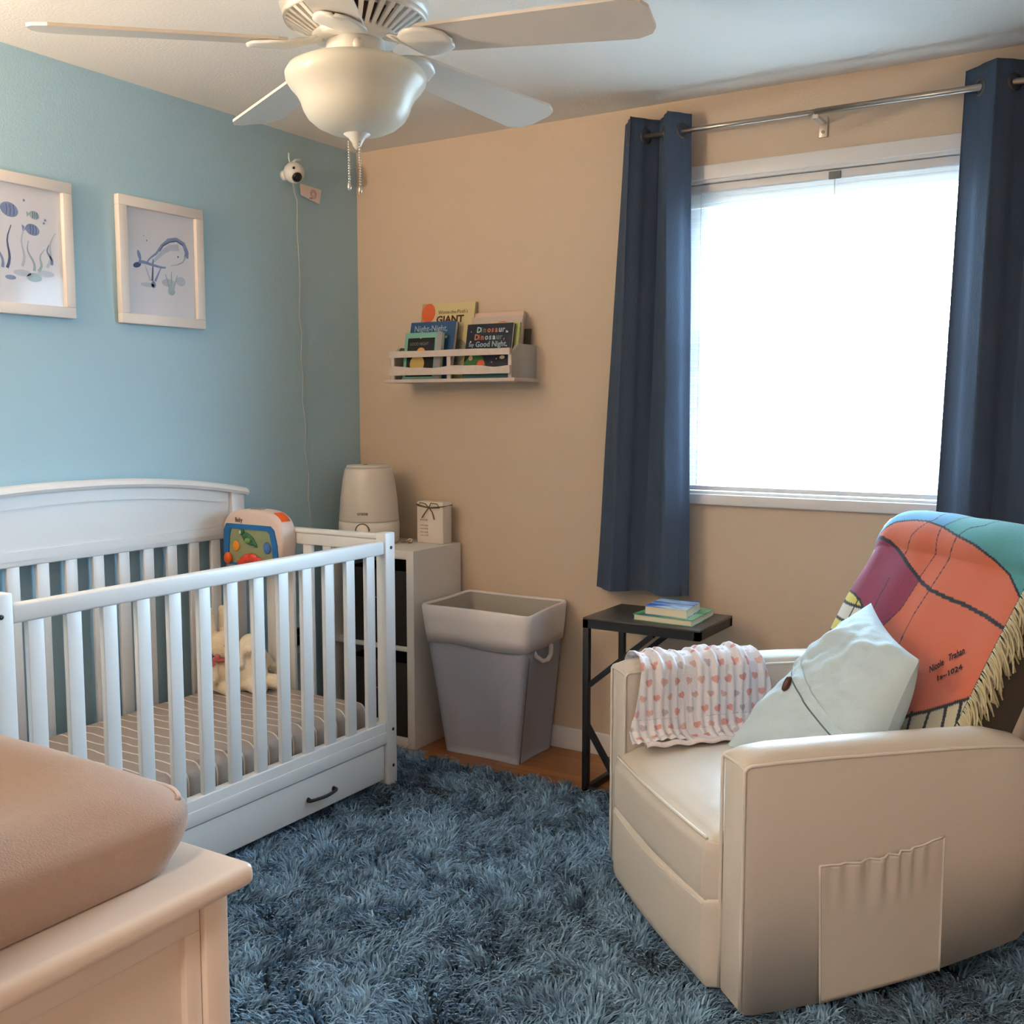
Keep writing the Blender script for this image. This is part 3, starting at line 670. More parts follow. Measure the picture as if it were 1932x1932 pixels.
def bcolor(a, z):
    C = np.zeros(a.shape + (3,)); C[:] = s2l(CO['orange'])
    za, zb, zc, zt = yat(A_, a), yat(B_, a), yat(CC, a), yat(BT, a)
    C[(z < zb) & (a > mgat(z)) & (z < .90 + 0 * a) | ((z < zb) & (a > .474))] = s2l(CO['magenta'])
    C[(a < mgat(z)) & (z < .888)] = s2l(CO['orange'])
    yw = (z < zc) & (a > .575); C[yw] = s2l(CO['yellow'])
    C[yw & (z < .787) & (z > .742)] = s2l(CO['white']); C[yw & (z < .704)] = s2l(CO['white'])
    C[z > za] = s2l(CO['teal']); C[(z > za) & (a > .46)] = s2l(CO['blue'])
    C[(z < zt) & (a < .40)] = s2l(CO['cream'])
    for pl, w_ in LN: C[seg_d(a, z, pl) < w_ * .8] = s2l(CO['black'])
    return C
tb = empty('throw_blanket', tuple(CX_(.43, .75, .58)), 'woven orange, magenta and teal throw blanket draped over the chair back', 'blanket')
ZS = .955; RB = .092
def bl_pt(a, s):
    """s: height-like coordinate; up to ZS on the face, then over the top (arc) and down behind"""
    e = max(0, (a - .685) / .10); e2 = max(0, e)
    off = .014
    wr = .004 * mnoise.noise(Vector((a * 6 + s * 3, s * 1.2, 1))) + .0035 * math.sin(a * 34 + 5 * s) * mnoise.noise(Vector((a * 3, s * 5, 5)))
    if s <= ZS: bb, z_ = bface(s) - off, s; nb, nz_ = -.876, .482
    else:
        t = (s - ZS) / RB
        th = PI - t * 1.0
        cbx = bface(ZS) - off + RB
        if t < PI * .93:
            bb, z_ = cbx + RB * math.cos(th), ZS + RB * 1.06 * math.sin(th); nb, nz_ = math.cos(th), math.sin(th)
        else:
            tt = (t - PI * .93) * RB; th = PI * .07
            bb, z_ = cbx + RB * math.cos(th) - tt * .35, ZS + RB * 1.06 * math.sin(th) - tt; nb, nz_ = 1, 0
    q_ = max(0, min(1, (s - .78) / .22)); drop = .055 * e2 ** 2 * q_ * q_ * (3 - 2 * q_)
    z_ -= drop
    bb += .030 * e2 ** 2
    if a > .765: bb += (a - .765) * .9
    bb += nb * wr; z_ += nz_ * wr + 0.010 * math.sin(PI * min(1, max(0, (a - .1) / .66))) * max(0, min(1, (s - .80) / .2))
    return (a, bb, z_)
aR, aL = .100, .790; s0, s1 = .562, 1.42
NA, NS = 250, 300
va = np.linspace(aR, aL, NA + 1); vs_ = np.linspace(s0, s1, NS + 1)
AA, SS = np.meshgrid(va, vs_, indexing='ij')
lo = .562 + .09 * np.clip((AA - .40) / .35, 0, 1)   # lower hem
SS2 = lo + (SS - s0) / (s1 - s0) * (s1 - lo)
# slower height change beyond the face so pattern matches: face coordinate = s
patt = np.where(SS2 <= ZS, SS2, ZS + (SS2 - ZS) * .93)
C = bcolor(AA, patt); C = np.concatenate([C, np.ones(C.shape[:2] + (1,))], 2)
mb = MB(); pts = [bl_pt(a, s) for a, s in zip(AA.ravel(), SS2.ravel())]
fs = [(i * (NS + 1) + j, (i + 1) * (NS + 1) + j, (i + 1) * (NS + 1) + j + 1, i * (NS + 1) + j + 1) for i in range(NA) for j in range(NS)]
mb.add(pts, fs, 0, True)
WOVEN = attr_mat('woven_throw', .9, bump=.5, bscale=420, sheen=.15)
mb.build('woven_cloth', WOVEN, tb, X=CX_, col=C.reshape(-1, 4), solid=.004)
FR = mat('fringe_yarn', (196, 186, 152), .9)
mb = MB()
for i in range(150):
    s = .575 + (1.06 - .575) * i / 149 + random.uniform(-.002, .002)
    p0 = Vector(bl_pt(.101, s)); ln = random.uniform(.055, .085)
    path = []; sw = random.uniform(-.02, .02); lf = random.uniform(.4, 1.0)
    for k in range(5):
        t = k / 4
        path.append((p0.x - ln * .62 * (1 - (1 - t) ** 1.6) * lf + sw * t * .3, p0.y - .006 + .004 * t + sw * t * t, p0.z - ln * (t ** 1.4) * .95))
    mb.tube(path, [.0016, .0024, .0026, .0024, .0020], 5)
mb.build('fringe', FR, tb, X=CX_, kind='stuff')
# woven lettering
INK = mat('woven_ink', (44, 26, 30), .9)
def onback(a, s): return CX_(*bl_pt(a, s))
def btext(s, size, a0, s_0, a1, s_1, sx=1.0, it=0):
    P, Q = onback(a0, s_0), onback(a1, s_1); ux = (Q - P).normalized(); nrm = (B3 * -.876 + Vector((0, 0, .482))).normalized(); uy = nrm.cross(ux)
    return text(s, size, P + nrm * .005, ux, uy, sx=sx, bold=.0007, italic=it)
tm = btext('Nicole', .027, .262, .694, .226, .727, .62, .25); tr2 = btext('Trahan', .027, .222, .732, .178, .764, .66, .25)
mb = MB(); mb.v, mb.f, mb.m, mb.sm = tm.v, tm.f, tm.m, tm.sm; mb.add(tr2.v, tr2.f)
k3 = btext('1s~1024', .021, .228, .682, .155, .733, 1.12); mb.add(k3.v, k3.f)
mb.build('woven_lettering', INK, tb)

# ------------------------------------------------------------ pale cushion with toggle
CU = mat('pale_linen', (194, 212, 220), .9, bump=.35, bscale=260, var=.04, vscale=20)
cu = empty('throw_pillow', tuple(CX_(.34, .42, .44)), 'pale blue-grey linen cushion with brown toggle leaning on the blanket', 'cushion')
# corners in chair space: T top-far, L bottom-far, R top-near, N bottom-near
Tq, Lq, Rq, Nq = Vector((.530, .640, .825)), Vector((.565, .235, .450)), Vector((.155, .525, .762)), Vector((.150, .40, .455))
nrm_c = (Rq - Tq).cross(Lq - Tq).normalized()
if nrm_c.y > 0: nrm_c = -nrm_c
def cush(side):
    def fn(u, v):
        p = (Tq * (1 - u) + Rq * u) * (1 - v) + (Lq * (1 - u) + Nq * u) * v
        U, V = 2 * u - 1, 2 * v - 1
        # sides curve inward between corners
        c = (Tq + Lq + Rq + Nq) / 4
        pin = .075 * ((1 - U * U) * abs(V) ** 3 + (1 - V * V) * abs(U) ** 3)
        p = p + (c - p) * pin
        f = (max(0, 1 - abs(U) ** 2.6) ** .50) * (max(0, 1 - abs(V) ** 2.6) ** .50)
        wr = .013 * math.sin(3 * U + 8 * V + 3 * mnoise.noise(Vector((U * 1.5, V * 1.5, 2)))) * f * (.3 + abs(U * V)) + .006 * mnoise.noise(Vector((U * 3, V * 5, 4))) * f + .011 * mnoise.noise(Vector((U * 5 + V * 3, V * 7, 8))) * f
        return tuple(p + nrm_c * (side * (.088 * f) + (wr if side > 0 else 0)))
    return fn
mb = MB().grid(cush(1), 60, 60).grid(cush(-1), 60, 60); cuf = mb.build('cover', CU, cu, X=CX_)
def onc(u, v, h=.002):
    p = Vector(cush(1)(u, v)); return tuple(p + nrm_c * h)
def hemv(t): return .16 + .80 * t, .46 + .36 * t
MB().grid(lambda u, v: onc(hemv(v)[0] - .035 * u, hemv(v)[1] + .055 * u, .0030 + .0025 * math.sin(PI * u)), 6, 60).build('flap_hem', CU, cu, X=CX_)
MB().tube([onc(hemv(i / 30)[0] - .040, hemv(i / 30)[1] + .060, .0005) for i in range(31)], .0022, 6).build('flap_seam', mat('grey_linen_thread', (112, 126, 132), .9), cu, X=CX_)  # thin seam line, darker grey than the linen
tp = [onc(.31, .60 + .085 * i / 6, .006) for i in range(7)]
MB().tube(tp, [.004, .008, .0095, .010, .0095, .008, .004], 8).build('toggle', mat('brown_horn', (84, 42, 30), .35), cu, X=CX_, label='brown toggle button')

# ------------------------------------------------------------ muslin over the far arm
def heartd(x, y):
    y = y + .25 * (1 - 0); return (x * x + (y - .35 * abs(x) ** .7 * 1.2) ** 2)
mu = empty('muslin_blanket', tuple(CX_(.69, .24, .44)), 'thin white muslin cloth printed with pink hearts over the far armrest', 'blanket')
mprof = [(.832, .50), (.828, .58), (.822, .635), (.80, .656), (.765, .664), (.725, .658), (.700, .638), (.693, .60), (.690, .55), (.684, .50), (.670, .468), (.64, .456), (.61, .454), (.595, .452)]
ml = [0]
for p, q in zip(mprof[:-1], mprof[1:]): ml.append(ml[-1] + math.hypot(p[0] - q[0], p[1] - q[1]))
def mus(s, b):
    a = float(np.interp(s, ml, [p[0] for p in mprof])); z_ = float(np.interp(s, ml, [p[1] for p in mprof]))
    i = int(np.searchsorted(ml, s)); i = min(max(i, 1), len(ml) - 1)
    ta, tz = mprof[i][0] - mprof[i - 1][0], mprof[i][1] - mprof[i - 1][1]; l_ = math.hypot(ta, tz); na_, nz_ = tz / l_, -ta / l_
    side = 1 if s < ml[5] else 1
    f = min(1, max(0.15, abs(s - ml[4]) / .25))
    wv = .0055 * (1 - .55 * max(0, min(1, (s - ml[5]) / .12))) * math.sin(b * 62 + 2.5 * mnoise.noise(Vector((b * 5, s * 3, 0)))) + .005 * math.sin(b * 150 + 3 * mnoise.noise(Vector((b * 9, s * 4, 2)))) * max(0, 1 - abs(s - ml[5]) * 6) + .0025 * math.sin(b * 260 + s * 8) + .010 * mnoise.noise(Vector((b * 8, s * 9, 5)))
    sgn = 1
    h = .008 + max(-.006, wv)
    return a + sgn * na_ * h, z_ + sgn * nz_ * h
NB, NSM = 220, 200; pts = []; cols = []
smax = ml[-1]
for i in range(NB + 1):
    for j in range(NSM + 1):
        u, v = i / NB, j / NSM
        s = v * (smax - .012 * (1 + math.sin(u * 9)) * 1.0)
        low = max(0, s - ml[5]) / (smax - ml[5])
        b0 = .045 - .065 * low ** 1.2; b1 = .405 - .01 * low + .03 * math.sin(PI * min(1, low * 1.1))
        bb = b0 + (b1 - b0) * u + .006 * mnoise.noise(Vector((s * 10, u * 5, 3)))
        a, z_ = mus(s, bb); pts.append((a, bb, z_))
        # printed hearts
        gx, gy = (bb + .5) / .040 + .18 * mnoise.noise(Vector((bb * 12, s * 12, 0))), s / .042 + .18 * mnoise.noise(Vector((bb * 12, s * 12, 6)))
        row = math.floor(gy); gx2 = gx + .5 * (row % 2); cx_, cy_ = gx2 - math.floor(gx2) - .5, gy - row - .5
        hh_ = math.sin(math.floor(gx2) * 7.1 + row * 3.3) * .5; hx, hy = (cx_ * math.cos(hh_) - cy_ * math.sin(hh_)) * 2.7, -(cy_ * math.cos(hh_) + cx_ * math.sin(hh_)) * 2.7
        val = (hx * hx + hy * hy - .30); heart = val ** 3 - hx * hx * hy ** 3 * 1.1 < 0
        hsh = math.sin(math.floor(gx2) * 12.9 + row * 78.2) * 43758.5; hsh -= math.floor(hsh)
        if heart: c = (230, 172, 168) if hsh > .5 else ((228, 192, 186) if hsh > .22 else (206, 196, 202))
        else: c = (240, 236, 240)
        cols.append((*s2l(c), 1))
fs = [(i * (NSM + 1) + j, (i + 1) * (NSM + 1) + j, (i + 1) * (NSM + 1) + j + 1, i * (NSM + 1) + j + 1) for i in range(NB) for j in range(NSM)]
MB().add(pts, fs, 0, True).build('printed_cloth', attr_mat('muslin_print', .9, bump=.5, bscale=180, trans=.2), mu, X=CX_, col=cols, solid=.0015)
MB().grid(lambda u, v: (.612 - .020 * v, .02 + .33 * u, .452 + .010 * math.sin(PI * v) + .003 * math.sin(u * 30)), 60, 6).build('folded_hem', mat('muslin_plain', (226, 212, 210), .9, bump=.4, bscale=200), mu, X=CX_, solid=.002)

# ------------------------------------------------------------ curtains and rod
ROD = mat('brushed_nickel', (176, 164, 152), .3, .9)
rod = empty('curtain_rod', (2.15, -.10, 2.31), 'thin brushed silver curtain rod above the window', 'curtain rod')
MB().tube([(1.370, -.10, 2.307), (2.0, -.10, 2.306)], .0085, 14).tube([(2.0, -.10, 2.306), (2.98, -.10, 2.308)], .0102, 14).build('pole', ROD, rod)
MB().box(1.994, 2.010, -.104, -.096, 2.285, 2.31).box(1.992, 2.012, -.10, -.004, 2.286, 2.294).box(1.988, 2.016, -.008, -.001, 2.245, 2.31, bev=.001).lathe([(0, -.012), (.005, -.012), (.005, -.008), (0, -.008)], (2.002, 0, 2.262), 10, axis='y').build('bracket', mat('bracket_metal', (196, 184, 170), .4, .5), rod)
for x in (2.985,): MB().lathe([(0, -.02), (.012, -.018), (.016, 0), (.012, .018), (0, .02)], (x, -.10, 2.307), 14, axis='x').build('finial', ROD, rod)
DEN = mat('denim_blue_cloth', (68, 82, 104), .9, bump=.4, bscale=500, var=.12, vscale=60, trans=.10, stretch=(1, 1, .12))
def curtain(label, xt0, xt1, xb0, xb1, zt, zb, nf, ph, amp=.042, flat=None):
    c = empty('curtain', ((xt0 + xt1) / 2, -.10, zb), label, 'curtain')
    prt = []
    def fn(u, v):
        x = (xt0 + (xt1 - xt0) * u) * (1 - v) + (xb0 + (xb1 - xb0) * u) * v
        w_ = ph + u * nf * 2 * PI
        sharp = math.sin(w_)
        sx_ = math.copysign(abs(sharp) ** .75, sharp)
        y = -.10 - amp * sx_ * (1 - .25 * v) + .006 * mnoise.noise(Vector((u * 6, v * 4, ph)))
        x += .012 * math.sin(2 * w_) * (1 - .4 * v)
        return (x, min(y, -.024), zt + (zb - zt) * v)
    MB().grid(fn, 140, 60).build('cloth', DEN, c, solid=.0022)
    # bottom and top hems
    MB().grid(lambda u, v: (fn(u, 1 - .035 * v)[0], fn(u, 1 - .035 * v)[1] - .0022, fn(u, 1 - .035 * v)[2]), 140, 2).build('hem', DEN, c)
    # grommets where the cloth crosses the rod
    k = math.ceil((ph) / PI)
    while True:
        u = (k * PI - ph) / (nf * 2 * PI)
        if u > 1: break
        if u >= .02:
            p = Vector(fn(u, .026)); q = Vector(fn(min(1, u + .01), .026)) - Vector(fn(max(0, u - .01), .026))
            d = Vector((q.x, q.y, 0)).normalized(); nn = Vector((-d.y, d.x, 0))
            R = Matrix.Translation((p.x, p.y, 2.307)) @ nn.to_track_quat('Z', 'Y').to_matrix().to_4x4()
            MB().lathe([(.018, -.003), (.026, -.003), (.026, .003), (.018, .003), (.018, -.003)], (0, 0, 0), 24, M=R, cap=False).build('grommet', mat('grommet_metal', (96, 92, 90), .35, .8), c)
        k += 1
    return c
curtain('denim blue curtain panel hanging left of the window', 1.312, 1.552, 1.212, 1.578, 2.368, .678, 1.75, -1.05, amp=.052)
curtain('denim blue curtain panel hanging right of the window behind the armchair', 2.438, 3.00, 2.398, 3.02, 2.372, .70, 3.0, -1.9)

# ------------------------------------------------------------ ceiling fan
FAN = mat('fan_white', (234, 232, 226), .3); FANB = mat('fan_blade_white', (222, 214, 204), .4)
fx, fy = 1.440, -1.720
fan = empty('ceiling_fan', (fx, fy, 1.84), 'white five blade ceiling fan with frosted bowl light', 'ceiling fan')
fc = (fx, fy, 0)
MB().lathe([(0, 2.44), (.075, 2.44), (.072, 2.405), (.05, 2.375), (.02, 2.37), (0, 2.37)], fc).build('canopy', FAN, fan)
MB().lathe([(0, 2.38), (.013, 2.38), (.013, 2.31), (0, 2.31)], fc, 16).build('downrod', FAN, fan)
MB().lathe([(0, 2.335), (.04, 2.335), (.075, 2.325), (.13, 2.30), (.160, 2.265), (.166, 2.235), (.158, 2.212), (0, 2.212)], fc, 56).build('motor_housing', FAN, fan)
MB().lathe([(0, 2.214), (.112, 2.214), (.10, 2.190), (.082, 2.178), (0, 2.178)], fc, 40).build('vent_core', mat('vent_dark', (92, 84, 76), .7), fan)
mb = MB()
for k in range(40):
    a = 2 * PI * k / 40
    M_ = Matrix.Translation((fx, fy, 0)) @ Matrix.Rotation(a, 4, 'Z')
    mb.add([(.152, -.0055, 2.216), (.152, .0055, 2.216), (.155, .0055, 2.206), (.155, -.0055, 2.206), (.090, -.004, 2.176), (.090, .004, 2.176), (.088, .004, 2.168), (.088, -.004, 2.168)],
           [(0, 1, 5, 4), (3, 7, 6, 2), (0, 4, 7, 3), (1, 2, 6, 5), (0, 3, 2, 1), (4, 5, 6, 7)], 0, False, M_)
mb.lathe([(.146, 2.218), (.160, 2.216), (.158, 2.204), (.146, 2.206), (.146, 2.218)], fc, 48, cap=False)
mb.build('vent_fins', FAN, fan)
MB().lathe([(0, 2.182), (.092, 2.182), (.096, 2.172), (.088, 2.160), (0, 2.160)], fc).build('flywheel', FAN, fan)
MB().lathe([(0, 2.165), (.060, 2.165), (.066, 2.155), (.066, 2.118), (.060, 2.106), (0, 2.106)], fc).build('switch_housing', FAN, fan)
MB().tube([(fx + .05, fy - .052, 2.135), (fx + .056, fy - .058, 2.135)], .012, 12).build('switch_knob', FAN, fan)
bowl = mat('frosted_glass', (238, 236, 224), .3, trans=.2)
MB().lathe([(.062, 2.118), (.10, 2.116), (.130, 2.110), (.150, 2.100), (.157, 2.088), (.155, 2.074), (.146, 2.060), (.133, 2.046), (.124, 2.030), (.118, 2.012), (.108, 1.995), (.090, 1.980), (.066, 1.969), (.036, 1.963), (0, 1.961)], fc, 64).build('light_bowl', bowl, fan, label='frosted white glass bowl shade')
MB().lathe([(0, 1.972), (.030, 1.972), (.032, 1.964), (.020, 1.956), (.013, 1.946), (.008, 1.936), (.004, 1.930), (0, 1.930)], fc, 24).build('finial', FAN, fan)
CHN = mat('chain_metal', (206, 200, 190), .3, .6)
for dx_, z1 in ((-.012, 1.853), (.012, 1.846)):
    px_, py_ = fx + dx_ * rt.x, fy + dx_ * rt.y - .01
    mb = MB(); z = 1.945
    while z > z1: mb.ball((px_, py_, z), .0026, seg=8); z -= .0058
    pc = mb.build('pull_chain', CHN, fan)
    MB().lathe([(0, z1 + .004), (.003, z1 + .002), (.0045, z1 - .008), (.003, z1 - .014), (0, z1 - .015)], (px_, py_, 0), 10).build('chain_pull', CHN, pc)
for k in range(5):
    a = rad(11 + 72 * k); M_ = Matrix.Translation((fx, fy, 0)) @ Matrix.Rotation(a, 4, 'Z')
    # blade, pitched 12 degrees, drooping slightly to its tip
    r0, r1, w0, w1 = .150, .672, .050, .070
    out = [(r0, -w0 * .75), (r0 + .02, -w0), (r1 - .045, -w1), (r1 - .012, -w1 + .014), (r1, -w1 + .035), (r1, w1 - .035), (r1 - .012, w1 - .014), (r1 - .045, w1), (r0 + .02, w0), (r0, w0 * .75)]
    def bz(r, y): return 2.150 - (r - .2) * .035 - y * math.tan(rad(12))
    vs = [(r, y, bz(r, y) + .0035) for r, y in out] + [(r, y, bz(r, y) - .0035) for r, y in out]
    m10 = len(out)
    blade = MB().add(vs, [tuple(range(m10)), tuple(range(2 * m10 - 1, m10 - 1, -1))] + [(i, i + m10, (i + 1) % m10 + m10, (i + 1) % m10) for i in range(m10)], 0, False, M_)
    bo = fixn(blade.build('fan_blade', FANB, fan))
    def iron(u, v):
        r = .070 + .165 * u
        w_ = .016 + .040 * max(0, math.sin(PI * min(1, max(0, (u - .28) / .72)) ** .8)) ** .7 if u < .995 else .004
        if u < .28: w_ = .022 - .02 * u
        y = w_ * (2 * v - 1)
        zb_ = 2.168 + (bz(.155, y) - .008 - 2.168) * (u / .5) if u < .5 else bz(r, y) - .008
        return (r, y, zb_ - .006 * math.sin(PI * v))
    MB().grid(iron, 24, 10, M=M_).build('blade_iron', FAN, bo, solid=.006)

# ------------------------------------------------------------ framed prints on the blue wall
PF = mat('frame_white', (226, 216, 208), .45); PP = mat('print_paper', (212, 212, 220), .6)
glass2 = glass.copy(); glass2.name = 'picture_glass'
for q_ in glass2.node_tree.nodes:
    if q_.type == 'MIX_SHADER': q_.inputs[0].default_value = .005
    if q_.type == 'BSDF_TRANSPARENT': q_.inputs[0].default_value = (1, 1, 1, 1)
    if q_.type == 'BSDF_GLOSSY': q_.inputs['Roughness'].default_value = .08
def frame(y0, y1, z0, z1, label):
    f = empty('picture_frame', (0.0, (y0 + y1) / 2, z0), label, 'framed picture', 'framed sea prints on the blue wall')
    w_ = .034
    mb = MB()
    for (a0, b0, a1, b1) in ((y0, z0, y1, z0 + w_), (y0, z1 - w_, y1, z1), (y0, z0 + w_, y0 + w_, z1 - w_), (y1 - w_, z0 + w_, y1, z1 - w_)):
        mb.box(.001, .024, a0, a1, b0, b1, bev=.002)
    mb.build('frame', PF, f)
    MB().box(.002, .010, y0 + w_ - .002, y1 - w_ + .002, z0 + w_ - .002, z1 - w_ + .002).build('print', PP, f)
    MB().box(.0148, .016, y0 + w_ - .001, y1 - w_ + .001, z0 + w_ - .001, z1 - w_ + .001).build('glazing', glass2, f)
    return f
f1 = frame(-1.790, -1.425, 1.638, 2.062, 'white framed watercolor print of fish and seaweed, cut by the photo edge')
f2 = frame(-1.250, -.886, 1.638, 2.062, 'white framed watercolor print of a whale, between fish print and corner')
WB = mat('watercolor_blue', (128, 144, 184), .8, var=.35, vscale=30); WG = mat('watercolor_green', (156, 178, 186), .8, var=.3, vscale=30); WD = mat('watercolor_dark', (84, 96, 136), .8, var=.3, vscale=30); WPL = mat('watercolor_pale', (180, 188, 204), .8, var=.1, vscale=30)
def ell(mb, y, z, ry, rz, rot=0, x=.0104, mi=0, n=20):
    pts = []
    for i in range(n):
        a = 2 * PI * i / n; p, q = ry * math.cos(a), rz * math.sin(a)
        pts.append((x, y + p * math.cos(rot) - q * math.sin(rot), z + p * math.sin(rot) + q * math.cos(rot)))
    return mb.add(pts, [tuple(range(n))], mi)
def stroke(mb, pts, w0, w1, x=.0106, mi=0):
    n = len(pts); vs = []
    for i, (y, z) in enumerate(pts):
        a = pts[min(i + 1, n - 1)]; b_ = pts[max(i - 1, 0)]; d = Vector((a[0] - b_[0], a[1] - b_[1])).normalized(); w_ = w0 + (w1 - w0) * i / (n - 1)
        vs += [(x, y - d.y * w_, z + d.x * w_), (x, y + d.y * w_, z - d.x * w_)]
    return mb.add(vs, [(2 * i, 2 * i + 1, 2 * i + 3, 2 * i + 2) for i in range(n - 1)], mi)
mb = MB()   # fish print
for (y, z, r_, mi) in ((-1.635, 1.950, .030, 0), (-1.552, 1.945, .018, 1), (-1.560, 1.900, .024, 0)):
    ell(mb, y, z, r_, r_ * .72, -.2, mi=mi); mb.add([(.0105, y - r_ * .8, z + .002), (.0105, y - r_ * 1.5, z + r_ * .5), (.0105, y - r_ * 1.4, z - r_ * .5)], [(0, 1, 2)], mi)
    for q in (-.35, .05, .45): stroke(mb, [(y + r_ * q, z + r_ * .55), (y + r_ * (q + .08), z), (y + r_ * q, z - r_ * .55)], .0012, .0010, .0108, 2)
for (y, z) in ((-1.585, 1.985), (-1.515, 1.935), (-1.52, 1.925)): ell(mb, y, z, .004, .004, mi=0)
for (y, z, h_, l, mi) in ((-1.665, 1.775, .10, -.02, 0), (-1.65, 1.775, .13, .015, 2), (-1.60, 1.785, .12, .01, 3), (-1.56, 1.775, .09, -.02, 1), (-1.545, 1.775, .07, .02, 1), (-1.515, 1.79, .11, .03, 3), (-1.50, 1.80, .06, -.01, 0)):
    stroke(mb, [(y + l * t + .006 * math.sin(t * 7), z + h_ * t) for t in [i / 8 for i in range(9)]], .005, .0012, mi=mi)
for (y, z, a_, b2, mi) in ((-1.640, 1.748, .018, .007, 0), (-1.560, 1.755, .026, .014, 1), (-1.52, 1.77, .03, .010, 3), (-1.60, 1.765, .03, .01, 3)): ell(mb, y, z, a_, b2, mi=mi)
mb.build('painted_fish_and_seaweed', [WB, WG, WD, WPL], f1)
mb = MB()   # whale print
stroke(mb, [(-1.137, 1.845), (-1.115, 1.868), (-1.09, 1.885), (-1.065, 1.915), (-1.035, 1.938), (-1.00, 1.945), (-.968, 1.932), (-.955, 1.905), (-.958, 1.885)], .002, .010, .0106, 0)
stroke(mb, [(-1.11, 1.85), (-1.085, 1.872), (-1.06, 1.895), (-1.03, 1.912), (-.99, 1.918)], .004, .012, .0105, 3)
stroke(mb, [(-1.075, 1.895), (-1.06, 1.915), (-1.03, 1.932), (-1.0, 1.939), (-.972, 1.928)], .002, .0025, .0108, 2)
stroke(mb, [(-.958, 1.89), (-.975, 1.868), (-1.0, 1.857), (-1.03, 1.85)], .0035, .001, .0107, 1)
ell(mb, -.995, 1.885, .0035, .0035, mi=2, x=.0109)
ell(mb, -1.162, 1.872, .007, .017, .3, mi=0); ell(mb, -1.172, 1.838, .017, .009, .3, mi=2); stroke(mb, [(-1.165, 1.85), (-1.14, 1.85), (-1.11, 1.845), (-1.07, 1.84), (-1.05, 1.842)], .006, .003, .0107, 0)
for (y, z, h_, l, mi) in ((-1.110, 1.79, .075, .006, 2), (-1.118, 1.79, .055, -.022, 3), (-1.098, 1.79, .055, .03, 0), (-1.035, 1.77, .05, -.018, 1), (-1.028, 1.77, .06, .002, 1), (-1.02, 1.77, .05, .02, 1)):
    stroke(mb, [(y + l * t, z + h_ * t) for t in [i / 6 for i in range(7)]], .0045, .0015, mi=mi)
for (y, z, a_, b2, mi) in ((-1.105, 1.778, .010, .012, 0), (-1.13, 1.775, .03, .008, 3), (-1.028, 1.762, .016, .014, 1), (-.985, 1.80, .022, .016, 3), (-1.04, 1.79, .03, .014, 3)): ell(mb, y, z, a_, b2, mi=mi, x=.0103)
ell(mb, -1.128, 1.925, .003, .003, mi=0); ell(mb, -1.14, 1.94, .002, .002, mi=0)
mb.build('painted_whale', [WB, WG, WD, WPL], f2)

# ------------------------------------------------------------ baby monitor camera, tag and cable
bc = empty('monitor_camera', (.0, -.445, 2.235), 'round white baby monitor camera high on the blue wall', 'camera')
BLK = mat('gloss_black', (18, 16, 18), .15)
MB().lathe([(0, 0), (.020, 0), (.020, .010), (.014, .020), (0, .020)], (0, -.445, 2.268), 24, axis='x').build('wall_mount', PLW, bc)
MB().ball((.056, -.445, 2.272), (.040, .043, .040)).build('body', PLW, bc)
fd = Vector((.55, -.25, -.45)).normalized()
lc = Vector((.056, -.445, 2.272)) + fd * .036
MB().ball(tuple(lc), .5, M=None) if False else None
MB().lathe([(0, 0), (.020, 0), (.0185, .006), (.010, .009), (0, .0095)], (0, 0, 0), 24, M=Matrix.Translation(lc) @ fd.to_track_quat('Z', 'Y').to_matrix().to_4x4()).build('lens', BLK, bc, label='glossy black lens')
MB().tube([(.05, -.452, 2.308), (.056, -.436, 2.322), (.060, -.405, 2.329)], .0045, 8).build('antenna', PLW, bc)
MB().tube([(.05, -.46, 2.306), (.05, -.466, 2.325), (.05, -.466, 2.345)], .003, 8).build('antenna', PLW, bc)
MB().ball((.082, -.474, 2.282), .0055, seg=10).build('sensor_dot', BLK, bc)
tg = empty('hanging_card', (.012, -.30, 2.19), 'small pink and white card hanging below the monitor camera', 'card')
q = [(.012, -.363, 2.250), (.012, -.238, 2.246), (.012, -.252, 2.186), (.012, -.360, 2.206)]
MB().add(q + [(.0105, y, z) for _, y, z in q], [(0, 1, 2, 3), (7, 6, 5, 4), (0, 4, 5, 1), (1, 5, 6, 2), (2, 6, 7, 3), (3, 7, 4, 0)]).build('card', mat('pink_card', (234, 220, 216), .6), tg)
mb = MB(); 
mb.tube([(.0125, -.288 + .017 * math.cos(a), 2.220 + .017 * math.sin(a)) for a in [2 * PI * i / 20 for i in range(20)]], .0013, 5, closed=True)
mb.tube([(.0125, -.288 + .010 * math.cos(a), 2.220 + .010 * math.sin(a)) for a in [2 * PI * i / 16 for i in range(16)]], .001, 5, closed=True)
mb.box(.012, .013, -.312, -.296, 2.200, 2.204)
mb.build('round_stamp', mat('stamp_red', (176, 120, 116), .6), tg)
CW = mat('white_cable', (208, 204, 198), .5)
cp = [(.03, -.425, 2.236), (.006, -.395, 2.215), (.006, -.376, 2.18), (.005, -.380, 2.05), (.005, -.372, 1.95), (.005, -.368, 1.86), (.005, -.376, 1.72), (.005, -.364, 1.66), (.005, -.372, 1.55), (.005, -.360, 1.48), (.005, -.368, 1.38), (.005, -.350, 1.28), (.005, -.358, 1.18), (.005, -.338, 1.08), (.005, -.344, .98), (.005, -.330, .90), (.005, -.332, .78), (.012, -.345, .68), (.015, -.40, .58), (.03, -.44, .50), (.05, -.45, .44)]
cps = []
for i in range(len(cp) - 1):
    for k in range(4):
        t = k / 4; cps.append(tuple(cp[i][j] * (1 - t) + cp[i + 1][j] * t for j in range(3)))
mb = MB().tube(cps + [cp[-1]], .0013, 6)
